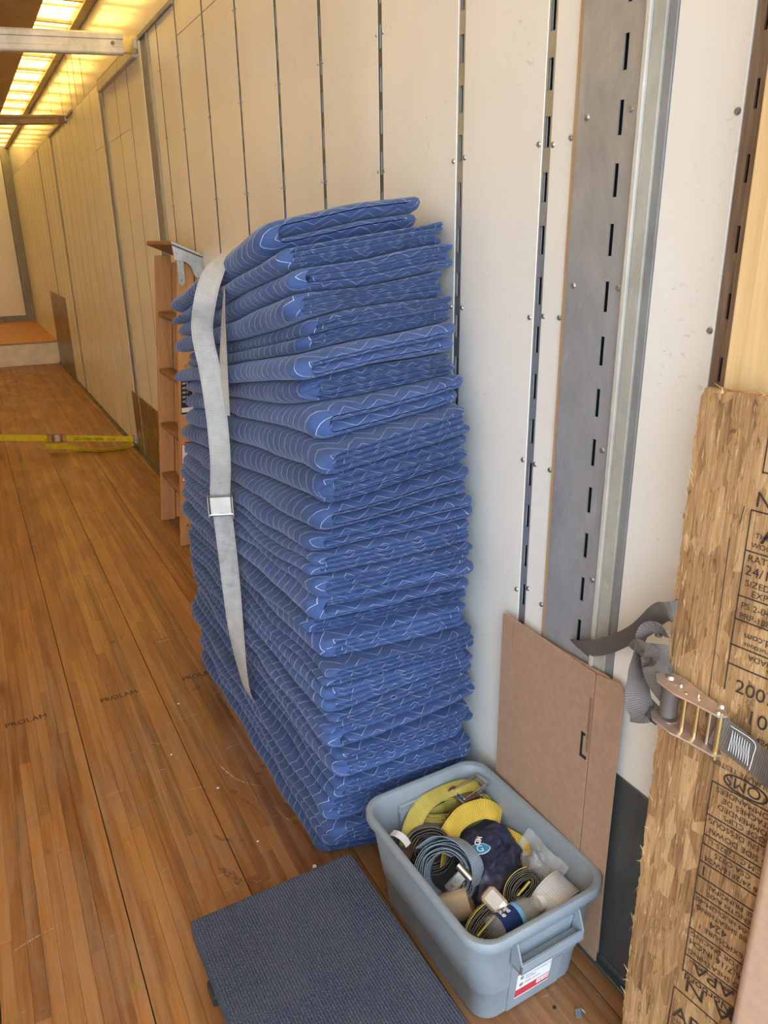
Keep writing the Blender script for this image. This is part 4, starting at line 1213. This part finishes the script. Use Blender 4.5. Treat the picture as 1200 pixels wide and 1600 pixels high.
def drape(o, lift):
    for v in o.data.vertices:
        v.co.z = bag_pt(v.co.x, v.co.y) + lift
for (bd, sz, du, dv) in (('G', 0.026, -0.009, -0.010), ('-', 0.030, -0.022, -0.009)):
    p = lc + lr * du + lu * dv
    drape(text('logo_print', bd, sz, 'white_ink', lg, (p.x, p.y, 0.2), (lr.x, lr.y, 0), (lu.x, lu.y, 0)), 0.0055)
p = lc + lr * 0.006 + lu * 0.040
drape(text('logo_print', 'MD', 0.020, 'white_ink', lg, (p.x, p.y, 0.2), (-lu.x * 0.8 - lr.x * 0.5, -lu.y * 0.8 - lr.y * 0.5, 0), (lr.x * 0.8 - lu.x * 0.5, lr.y * 0.8 - lu.y * 0.5, 0), bold=0.0006), 0.005)

# clear plastic blister
cp = empty('plastic_package', (-0.06, 1.16, 0.1), label='clear plastic blister package against the wall side of the tote', cat='package')
V, F = [], []
gx, gy = 26, 34
for j in range(gy + 1):
    for i in range(gx + 1):
        u, v = i / gx, j / gy
        x = -0.118 + 0.066 * u + 0.004 * math.sin(v * 9); y = 1.205 - 0.150 * v
        z = 0.165 + 0.075 * u + 0.006 * noise.noise((u * 5, v * 8, 2))
        for (cu, cv, r, h) in ((0.35, 0.30, 0.13, 0.022), (0.45, 0.55, 0.16, 0.028), (0.65, 0.48, 0.10, 0.014), (0.3, 0.78, 0.11, 0.02)):
            d = math.hypot((u - cu) * 0.7, v - cv) / r
            if d < 1: z += h * math.sqrt(1 - d * d); x -= 0.3 * h * math.sqrt(1 - d * d)
        V.append((x, y, z))
for j in range(gy):
    for i in range(gx):
        a = j * (gx + 1) + i
        F.append((a, a + 1, a + gx + 2, a + gx + 1))
me = mesh('blister_shell', V, F, 'clear', None, True)
bo_ = link('blister_shell', me, cp)
so = bo_.modifiers.new('wall', 'SOLIDIFY'); so.thickness = 0.0008
MB().box(-0.105, -0.070, 1.08, 1.19, 0.13, 0.142).obj('insert_card', 'black_plastic', cp, 0.001)

# two olive strap rolls
def strap_roll(label, c, axis, rx, ry, turns, ref, gap, wdt, outer, tape=None, seed=3):
    e = empty('strap_roll', c, label=label, cat='strap')
    coil('webbing', c, axis, rx, ry, turns, gap, wdt, 0.0024, 'web_olive', e, ref, wob=0.002, seed=seed)
    a, u, v = basis(axis, ref)
    c = Vector(c)
    pts = [c + u * ((ry + 0.0035) * math.sin(t)) + v * ((rx + 0.0035) * math.cos(t)) for t in np.linspace(outer[0], outer[1], 20)]
    ribbon('outer_turn', pts, [a] * 20, wdt, 0.0026, 'web_yellow', e, nsub=1, across=3)
    pts = [c + v * q * (rx - gap * turns) * 0.9 for q in np.linspace(-1, 1, 6)]
    ribbon('core', pts, [a] * 6, wdt * 0.98, min(0.008, 2 * (ry - gap * turns)), 'web_yellow', e, nsub=1, across=3)
    return e, a, u, v, c
r1, a1, u1, v1, c1 = strap_roll('olive strap roll with tan tape and yellow outer edge near the tote front', (-0.283, 1.056, 0.190), (-0.35, -0.62, 0.70), 0.060, 0.030, 6.0, (-0.35, 0.6, 0.5), 0.0040, 0.050, (0.3, 3.6))
put(MB().box(-0.020, 0.020, -0.022, 0.030, -0.026, 0.027), 'tape_band', 'tape', r1, Matrix.Translation(c1 + v1 * -0.046 + u1 * 0.016) @ Matrix((v1, u1, a1)).transposed().to_4x4(), 0.006)
put(MB().box(-0.010, 0.006, -0.006, 0.006, 0.0272, 0.0285), 'tag', 'white', r1, Matrix.Translation(c1 + v1 * -0.050 + u1 * 0.001) @ Matrix((v1, u1, a1)).transposed().to_4x4(), 0.0004)
r2 = strap_roll('olive strap roll without tape, between the navy bag and the silver roll', (-0.155, 1.090, 0.196), (-0.40, -0.55, 0.73), 0.050, 0.034, 6.2, (-0.35, 0.6, 0.5), 0.0042, 0.050, (0.2, 2.4), seed=8)[0]
ribbon('loose_end', [(-0.120, 1.125, 0.212), (-0.103, 1.128, 0.206), (-0.085, 1.115, 0.190), (-0.070, 1.09, 0.170)], [(0.5, 0.7, 0.3), (0.5, 0.7, 0.4), (0.5, 0.6, 0.5), (0.5, 0.6, 0.5)], 0.050, 0.0024, 'web_dgrey', r2)

# silver strap roll
sv = empty('strap_roll', (-0.09, 1.02, 0.14), label='silvery grey strap roll in the near wall-side corner of the tote', cat='strap')
coil('webbing', (-0.104, 1.036, 0.192), (0.22, -0.92, -0.22), 0.053, 0.048, 6.0, 0.0045, 0.066, 0.0026, 'web_silver', sv, (0, 0, 1), wob=0.003, seed=12)
ribbon('core', [(-0.140, 1.026, 0.192), (-0.118, 1.030, 0.194), (-0.096, 1.034, 0.192)], (0.22, -0.92, -0.22), 0.05, 0.016, 'web_dgrey', sv)

# water bottle lying in the tote
wbm = Matrix.Translation((-0.268, 1.020, 0.210)) @ Matrix.Rotation(math.radians(5), 4, 'Z') @ Matrix.Rotation(math.radians(90), 4, 'Y')
wb_ = empty('water_bottle', (-0.22, 1.02, 0.19), label='clear plastic water bottle with blue label lying at the tote front', cat='bottle')
def lathe(prof, seg=24):
    V, F = [], []
    for r, z in prof:
        for i in range(seg):
            a = 2 * math.pi * i / seg
            V.append((r * math.cos(a), r * math.sin(a), z))
    for j in range(len(prof) - 1):
        for i in range(seg):
            k = (i + 1) % seg
            F.append((j * seg + i, j * seg + k, (j + 1) * seg + k, (j + 1) * seg + i))
    return V, F
def lobj(name, prof, mat, seg=24, cap=True):
    V, F = lathe(prof, seg)
    if cap:
        F.append(tuple(range(seg - 1, -1, -1))); F.append(tuple(range((len(prof) - 1) * seg, len(prof) * seg)))
    me = mesh(name, V, F, mat, None, True)
    me.set_sharp_from_angle(angle=0.7)
    me.transform(wbm)
    return link(name, me, wb_)
R0 = 0.0305
lobj('bottle_body', [(0.022, -0.028), (R0, -0.022), (R0, 0.048), (R0 - 0.001, 0.052), (R0, 0.056), (R0 - 0.001, 0.072), (R0 - 0.006, 0.086), (0.018, 0.098), (0.0115, 0.106), (0.0115, 0.114)], 'clear')
lobj('label_wrap', [(R0 + 0.0006, -0.012), (R0 + 0.0006, 0.036)], 'label_navy', cap=False)
lobj('label_band', [(R0 + 0.0009, 0.036), (R0 + 0.0009, 0.046)], 'label_sky', cap=False)
lobj('cap', [(0.0165, 0.108), (0.0175, 0.110), (0.0175, 0.122), (0.016, 0.124)], 'white')
def wrap_text(body, size, z0, ang0, mat):
    t = text('label_print', body, size, mat, wb_, (0, 0, 0), (1, 0, 0), (0, 1, 0), align='CENTER', bold=0.0004)
    R = R0 + 0.0014
    for v in t.data.vertices:
        an = ang0 + v.co.x / R
        v.co = wbm @ Vector((R * math.cos(an), R * math.sin(an), z0 - v.co.y))
wrap_text('Pure', 0.018, 0.006, math.pi * 0.90, 'white_ink')
wrap_text('Life', 0.018, 0.022, math.pi * 0.90, 'white_ink')

# ================================================================== lumber, strand board, box and ratchet strap at the right
ls = empty('lumber_stud', (-0.05, 0.75, 0), label='upright pine stud beside the wall post above the strand board', cat='lumber')
MB().box(-0.060, -0.024, 0.700, 0.806, 0.0005, 2.60).obj('stud', 'pine', ls, 0.003, 2)
MB().box(-0.026, -0.003, 0.800, 0.842, 0.0305, 2.60).obj('backing_strip', 'brownwood', ls, 0.002)

U = Vector((0.1765, -0.9843, 0)); NV = Vector((-0.9843, -0.1765, 0)); P0 = Vector((-0.12, 0.797, 0)); UPV = Vector((0, 0, 1))
def ob(s, n, z): return P0 + U * s + NV * n + UPV * z
ob_e = empty('strand_board', P0, label='upright sheet of oriented strand board with black stamped print', cat='board')
V, F = [], []
nz, ns = 220, 30
zt = 1.42
ro = random.Random(4)
for side, off in ((0, 0.0), (1, -0.018)):
    for j in range(nz + 1):
        z = 0.003 + (zt - 0.003) * j / nz
        for i in range(ns + 1):
            s = 0.55 * (i / ns) ** 1.3
            ds = 0.0
            if i == 0:
                ds = 0.0035 * noise.noise((z * 26, 1.0, side)) + 0.003 * noise.noise((z * 95, 2.0, side))
                if z < 0.20: ds += 0.010 * ((0.20 - z) / 0.20) ** 2
                if z > 1.40: ds += 0.006 * (z - 1.40) / 0.02
            dz = 0
            if j == nz: dz = 0.004 * noise.noise((s * 40, 3, side)) + 0.003 * noise.noise((s * 150, 5, side))
            rel = 0.0012 * noise.noise((s * 30, z * 9, 3.0)) if side == 0 else 0
            V.append(tuple(ob(s + ds, off + rel, z + dz)))
W_ = ns + 1; A_ = (nz + 1) * W_
for j in range(nz):
    for i in range(ns):
        a = j * W_ + i
        F.append((a, a + W_, a + W_ + 1, a + 1)); F.append((A_ + a, A_ + a + 1, A_ + a + W_ + 1, A_ + a + W_))
    F.append((j * W_, A_ + j * W_, A_ + (j + 1) * W_, (j + 1) * W_))
    F.append((j * W_ + ns, (j + 1) * W_ + ns, A_ + (j + 1) * W_ + ns, A_ + j * W_ + ns))
for i in range(ns):
    a = nz * W_ + i
    F.append((a, A_ + a, A_ + a + 1, a + 1))
    F.append((i, i + 1, A_ + i + 1, A_ + i))
me = mesh('board', V, F, 'osb', None, False)
link('board', me, ob_e)
# splinters along the ragged edges
for k in range(46):
    if k < 26:
        z = ro.uniform(0.15, 1.40); s0 = ro.uniform(-0.002, 0.006)
        p = ob(s0, 0.001, z); d = (U * -ro.uniform(0.002, 0.008) + UPV * ro.uniform(-0.02, 0.02) + NV * 0.003)
    else:
        s0 = ro.uniform(0.0, 0.14); p = ob(s0, ro.uniform(-0.012, 0.002), 1.418)
        d = UPV * ro.uniform(-0.004, 0.011) + U * ro.uniform(-0.015, 0.015) + NV * 0.004
    w_ = UPV.cross(d).normalized() * 0.0012 if k < 26 else U * 0.0015
    n_ = NV * 0.0006
    q = [p - d * 0.3 - w_, p - d * 0.3 + w_, p + d]
    link('splinter', mesh('splinter', q + [x + n_ for x in q], [(2, 1, 0), (3, 4, 5), (0, 1, 4, 3), (1, 2, 5, 4), (2, 0, 3, 5)], 'pine'), ob_e)
# printed frame lines
def pline(s0, z0, s1, z1, w=0.0016):
    a, b = ob(s0, 0.0016, z0), ob(s1, 0.0016, z1)
    d = (b - a).normalized(); n_ = NV.cross(d) * (w / 2)
    v = [a - n_, b - n_, b + n_, a + n_]
    v += [q - NV * 0.0006 for q in v]
    link('print_line', mesh('print_line', v, [(0, 1, 2, 3), (0, 4, 5, 1), (1, 5, 6, 2), (2, 6, 7, 3), (3, 7, 4, 0)], 'ink_brown'), ob_e)
pline(0.104, 1.252, 0.106, 0.945)
for z in (1.252, 1.188, 1.113, 1.073, 1.028, 0.994): pline(0.104, z, 0.30, z, 0.002)
pline(0.078, 1.20, 0.083, 0.88, 0.001); pline(0.093, 1.255, 0.090, 1.225, 0.001)
pline(0.112, 1.31, 0.112, 1.42); pline(0.112, 1.312, 0.2, 1.312, 0.002)
pline(0.110, 0.768, 0.111, 0.335)
for z in (0.768, 0.700, 0.657, 0.637, 0.599, 0.566, 0.527, 0.444, 0.379, 0.340): pline(0.110, z, 0.32, z, 0.002)
pline(0.100, 0.285, 0.32, 0.268, 0.0022); pline(0.100, 0.285, 0.100, 0.05)
def otext(body, s, z, size, flip=False, sx=1.0, mat='ink_brown', align='LEFT'):
    r, u = (U, UPV) if not flip else (-U, -UPV)
    text('stamp_print', body, size, mat, ob_e, ob(s, 0.0018, z), r, u, align=align, sx=sx)
otext('NORBORD', 0.108, 1.259, 0.034)
otext('APA', 0.124, 1.205, 0.05)
for z, t_, sz, s in ((1.211, 'THE ENGINEERED', 0.012, 0.116), (1.195, 'WOOD ASSOCIATION', 0.012, 0.112)): otext(t_, s, z, sz)
otext('RATED SHEATHING', 0.110, 1.172, 0.016)
otext('24/16   7/16 INCH', 0.109, 1.150, 0.022)
otext('SIZED FOR SPACING', 0.112, 1.132, 0.015)
otext('EXPOSURE 1', 0.124, 1.117, 0.015)
otext('PS 2-04   424', 0.111, 1.094, 0.015); otext('PRP-108  HUD-UM-40', 0.111, 1.077, 0.014)
for z, t_, sz in ((1.066, 'www.norbord.com', 0.011), (1.056, 'www.norbord.com', 0.017), (1.040, 'for installation instructions', 0.012)): otext(t_, 0.255, z, sz, True)
for z, t_ in ((1.022, 'FABRIQUE AU CANADA'), (1.009, 'MADE IN CANADA')): otext(t_, 0.285, z, 0.014, True)
otext('2007 10 12', 0.122, 0.950, 0.033); otext('10:52', 0.146, 0.905, 0.036)
otext('MILL 424', 0.13, 0.878, 0.016)
# lower, upside-down stamp
for i in range(36):
    def ov(t, k): return (0.165 + 0.036 * k * math.cos(t) * abs(math.cos(t)) ** -0.35 if abs(math.cos(t)) > 1e-6 else 0.165, 0.786 + 0.0145 * k * math.sin(t))
    t0, t1 = 2 * math.pi * i / 36, 2 * math.pi * (i + 1) / 36
    a, b = ov(t0, 1), ov(t1, 1)
    pline(a[0], a[1], b[0], b[1], 0.0028)
otext('QMS', 0.192, 0.797, 0.030, True)
otext('QUALITE TESTED', 0.205, 0.812, 0.013, True)
for z, t_, sz, e_ in ((0.763, 'RECOMMANDEES', 0.0150, 0.119), (0.747, 'ATTACHES DE', 0.0150, 0.132), (0.731, 'RECOMMENDED', 0.0150, 0.126), (0.716, 'ROOF CLIPS', 0.0150, 0.138),
                      (0.695, 'COTE EN DESSOUS', 0.0155, 0.115), (0.676, 'THIS SIDE DOWN', 0.0155, 0.118), (0.653, 'C.C.M.C. 12825-L', 0.0145, 0.122),
                      (0.632, 'CSA O325', 0.0145, 0.134), (0.615, '7/16 24/2F16/W24', 0.0150, 0.118), (0.560, 'AXE PRINCIPAL', 0.0140, 0.130), (0.544, 'STRENGTH AXIS', 0.0140, 0.132),
                      (0.521, 'PS 2-04 HUD-UM-40', 0.0140, 0.115), (0.504, '108 SHEATHING', 0.0140, 0.117), (0.488, '424', 0.022, 0.145), (0.466, 'EXPOSURE 1', 0.0150, 0.126), (0.439, 'SIZED FOR SPACING', 0.0145, 0.115), (0.421, '24/16 7/16 INCH', 0.0185, 0.115), (0.397, 'RATED SHEATHING', 0.0150, 0.115),
                      (0.374, 'THE ENGINEERED WOOD', 0.009, 0.122)):
    otext(t_, e_, z, sz, True, align='RIGHT')
otext('I', 0.124, 0.592, 0.030, True)
otext('APA', 0.128, 0.376, 0.036, True, sx=1.2, align='RIGHT')
otext('Norbord', 0.115, 0.337, 0.0250, True, align='RIGHT')
otext('L A N', 0.118, 0.325, 0.042, True, sx=1.3, align='RIGHT')
lf = [ob(0.212 + 0.012 * math.cos(t), 0.0016, 0.323 + 0.018 * math.sin(t) * (1 + 0.3 * math.cos(t))) for t in np.linspace(0, 2 * math.pi, 15)[:-1]]
link('leaf_print', mesh('leaf_print', lf, [tuple(range(14))], 'ink_brown'), ob_e)
otext('APA', 0.105, 0.215, 0.045, False, sx=1.05)
for z in (0.205, 0.192): otext('THE ENGINEERED WOOD', 0.108, z, 0.010)

# cardboard box in front of the board
LOCAL[0] = False
bx = empty('cardboard_box', ob(0.40, 0.06, 0), label='light brown cardboard box standing against the strand board, black arrow printed', cat='box')
V, F = [], []
prof = []
for i in range(9):
    a = math.radians(180 - 90 * i / 8)
    prof.append((0.224 + 0.016 + 0.016 * math.cos(a), 0.030 + 0.016 * math.sin(a)))
prof = [(0.224, 0.004)] + prof + [(0.55, 0.046), (0.55, 0.004)]
m_ = len(prof)
ztop = 0.815
for z in (0.001, ztop):
    for s, n in prof: V.append(tuple(ob(s, n, z)))
for i in range(m_):
    k = (i + 1) % m_
    F.append((i, k, m_ + k, m_ + i))
F.append(tuple(range(m_ - 1, -1, -1))); F.append(tuple(range(m_, 2 * m_)))
me = mesh('box_body', V, F, 'cardboard_lite', None, True); me.set_sharp_from_angle(angle=0.6)
link('box_body', me, bx)
ar = [(0.264, 0.512), (0.300, 0.548), (0.300, 0.535), (0.36, 0.535), (0.36, 0.49), (0.300, 0.49), (0.300, 0.476)]
ar = [(0.262, 0.575), (0.300, 0.475), (0.338, 0.575), (0.312, 0.555), (0.312, 0.66), (0.288, 0.66), (0.288, 0.555)]
va = [tuple(ob(s, n, z)) for n in (0.0468, 0.0455) for s, z in ar]
link('arrow_print', mesh('arrow_print', va, [(0, 1, 6), (1, 3, 6), (1, 2, 3), (3, 4, 5, 6)] + [(i, 7 + i, 7 + (i + 1) % 7, (i + 1) % 7) for i in range(7)], 'ink'), bx)

# grey ratchet strap holding the board
rs_ = empty('ratchet_strap', ob(0.05, 0.03, 0.88), label='taupe ratchet strap with zinc ratchet pulled across the strand board', cat='strap')
ribbon('anchor_webbing', [(-0.005, 1.134, 0.775), (-0.025, 1.09, 0.800), (-0.055, 1.00, 0.860), (-0.085, 0.90, 0.945), (-0.105, 0.845, 1.005), ob(-0.004, 0.004, 1.040), ob(0.012, -0.016, 1.045)],
       [(-0.55, -0.2, 0.7), (-0.5, -0.25, 0.75), (-0.5, -0.3, 0.65), (-0.75, 0.2, 0.45), (-0.8, 0.1, 0.5), (-0.3, -0.2, 0.9), (0, 0, 1)], 0.048, 0.0022, 'web_taupe', rs_, nsub=8)
k1 = [ob(0.004, 0.012, 1.000), ob(-0.0158, 0.022, 1.010), ob(-0.0360, 0.020, 0.985), ob(-0.0446, 0.018, 0.945), ob(-0.0346, 0.024, 0.905), ob(-0.0288, 0.028, 0.870), ob(-0.0158, 0.020, 0.840), ob(-0.0043, 0.004, 0.860)]
ribbon('knot_loop', k1, [(-0.7, 0.2, 0.6), (-0.6, 0.2, 0.7), (-0.8, -0.3, 0.3), (-0.9, -0.3, 0.0), (-0.9, 0.1, -0.1), (-0.8, 0.4, -0.3), (-0.6, 0.6, -0.3), (-0.5, 0.6, -0.3)], 0.046, 0.0022, 'web_taupe', rs_, nsub=8)
k2 = [ob(-0.0374, 0.026, 0.955), ob(-0.0216, 0.040, 0.975), ob(-0.0058, 0.034, 0.962), ob(0.002, 0.018, 0.930), ob(-0.0101, 0.010, 0.905)]
ribbon('knot_loop', k2, [(-0.4, 0.8, 0.4), (-0.3, 0.6, 0.7), (-0.5, 0.3, 0.8), (-0.7, 0.5, 0.3), (-0.7, 0.6, 0.1)], 0.044, 0.0022, 'web_taupe', rs_, nsub=8)
ribbon('loose_tip', [ob(-0.010, 0.006, 0.850), ob(-0.030, 0.012, 0.838), ob(-0.050, 0.010, 0.830)], [(0.1, 0.3, 1), (0.1, 0.3, 1), (0.4, 0.5, 0.8)], 0.046, 0.0022, 'web_taupe', rs_)
ribbon('spool_webbing', [ob(-0.012, 0.024, 0.985), ob(-0.002, 0.030, 0.945), ob(0.010, 0.026, 0.915), ob(0.026, 0.022, 0.900)], [(0.5, -0.8, 0.2), (0.3, -0.7, 0.5), (0.1, -0.5, 0.8), (0, -0.2, 1)], 0.046, 0.0022, 'web_taupe', rs_, nsub=8)
zt_, zb_ = 0.936, 0.868
rm = Matrix.Translation(P0) @ Matrix((U, NV, UPV)).transposed().to_4x4()    # local: s, n, z
def tl(s): return -0.20 * (s - 0.02)      # the ratchet slopes down to the right
def rplate(z, name):
    V = []; F = []
    poly = [(0.010, 0.014), (0.006, 0.040), (0.018, 0.054), (0.052, 0.057), (0.082, 0.048), (0.122, 0.040), (0.130, 0.026), (0.118, 0.012), (0.075, 0.010), (0.04, 0.004)]
    for dz in (0, 0.003):
        for s, n in poly: V.append((s, n, z + tl(s) + dz))
    m = len(poly)
    F = [tuple(range(m - 1, -1, -1)), tuple(range(m, 2 * m))] + [(i, (i + 1) % m, m + (i + 1) % m, m + i) for i in range(m)]
    mb = MB(); mb.v = V; mb.f = F
    return put(mb, name, 'zinc', rs_, rm, 0.0006)
rplate(zt_, 'ratchet_plate'); rplate(zb_ - 0.006, 'ratchet_plate')
def vbar(s, n, r, name, mat, z0=None, z1=None):
    put(MB().cyl((s, n, (z0 or zb_ - 0.008) + tl(s)), (s, n, (z1 or zt_ + 0.004) + tl(s)), r, 14), name, mat, rs_, rm, 0, True)
vbar(0.028, 0.024, 0.0145, 'spool', 'web_taupe', zb_, zt_)
vbar(0.062, 0.036, 0.0035, 'cross_bar', 'brass_bar')
vbar(0.082, 0.030, 0.0035, 'cross_bar', 'brass_bar')
vbar(0.120, 0.028, 0.0048, 'cross_bar', 'brass_bar', zb_ - 0.016, zt_ + 0.005)
put(MB().box(0.100, 0.104, 0.008, 0.028, zb_ - 0.02, zt_ - 0.022), 'pawl', 'zinc', rs_, rm, 0.001)
put(MB().prism([(0.070, 0.040), (0.100, 0.040), (0.108, 0.020), (0.078, 0.018)], 2, zb_ - 0.026, zb_ - 0.022), 'spring_plate', 'zinc', rs_, rm, 0.0006)
for (s, n, r) in ((0.026, 0.026, 0.009), (0.112, 0.014, 0.007), (0.118, 0.034, 0.005), (0.048, 0.030, 0.004), (0.078, 0.026, 0.003)):
    put(MB().cyl((s, n, zt_ + tl(s) + 0.003), (s, n, zt_ + tl(s) + 0.008), r, 14, r * 0.7), 'bolt_head', 'chrome', rs_, rm, 0, True)
put(MB().cyl((0.028, 0.024, zb_ - 0.013), (0.028, 0.024, zb_ - 0.006), 0.020, 9), 'ratchet_gear', 'zinc', rs_, rm)
put(MB().cyl((0.028, 0.024, zt_ - 0.005), (0.028, 0.024, zt_ - 0.0005), 0.018, 9), 'ratchet_gear', 'zinc', rs_, rm)
rw = [ob(0.110, 0.022, 0.880), ob(0.135, 0.016, 0.872), ob(0.17, 0.010, 0.864), ob(0.23, 0.0500, 0.852), ob(0.34, 0.052, 0.838), ob(0.55, 0.052, 0.82)]
rw = [ob(0.112, 0.026, 0.884), ob(0.140, 0.024, 0.878), ob(0.19, 0.030, 0.868), ob(0.245, 0.0495, 0.866), ob(0.34, 0.0505, 0.862), ob(0.52, 0.0505, 0.855)]
ribbon('main_webbing', rw, [tuple(UPV)] * 6, 0.060, 0.0024, 'web_taupe', rs_)
# white zigzag stitching
pts = []
for i in range(17):
    s = 0.140 + 0.034 * i / 16
    pts.append(ob(s, 0.0275 + (s - 0.14) * 0.10, 0.879 - (s - 0.14) * 0.2 + (0.020 if i % 2 else -0.020)))
ribbon('stitching', pts, [tuple(NV.cross(UPV))] * 17, 0.0012, 0.0008, 'white', rs_, nsub=1, across=1, raw=True)
ribbon('stitching', [ob(0.137, 0.0268, 0.904), ob(0.178, 0.0305, 0.898), ob(0.180, 0.031, 0.872), ob(0.178, 0.0305, 0.846)], [tuple(UPV), tuple(UPV), tuple(U), tuple(U)], 0.0012, 0.0008, 'white', rs_, across=1)

# ================================================================== bits on the floor
ff = []
def scrap(label, c, r, mat, seed, name='paper_scrap', cat='scrap'):
    rr = random.Random(seed)
    V = [(c[0] + r * rr.uniform(0.6, 1.2) * math.cos(t), c[1] + r * rr.uniform(0.5, 1.0) * math.sin(t), 0.001 + r * 0.25 * rr.random()) for t in np.linspace(0, 2 * math.pi, 8)[:-1]]
    V += [(x, y, z + 0.0012 + r * 0.15 * rr.random()) for x, y, z in V]
    n = 7
    F = [tuple(range(n - 1, -1, -1)), tuple(range(n, 2 * n))] + [(i, (i + 1) % n, n + (i + 1) % n, n + i) for i in range(n)]
    o = link(name, mesh(name, V, F, mat))
    tag(o, label, cat, 'litter on the wood floor')
scrap('crumpled bit of silver foil on the floor in front of the tote', (-0.135, 0.895, 0), 0.016, 'foil', 1, 'foil_scrap')
scrap('tiny dark crumb on the floor between tote and foil', (-0.175, 0.935, 0), 0.005, 'ink', 2, 'dirt_crumb')
scrap('tiny white scrap at the front corner of the blanket stack', (-0.487, 1.575, 0), 0.007, 'white', 3)
for k, (x, y, lab) in enumerate(((-0.625, 2.55, 'white speck on the floor left of the blanket stack, farther back'), (-0.72, 2.26, 'white speck on the open floor left of the stack'), (-0.63, 2.02, 'white speck on the floor beside the lower stack edge'), (-0.595, 1.74, 'white speck on the floor near the front of the stack'))):
    scrap(lab, (x, y, 0), 0.0045, 'white', 20 + k)
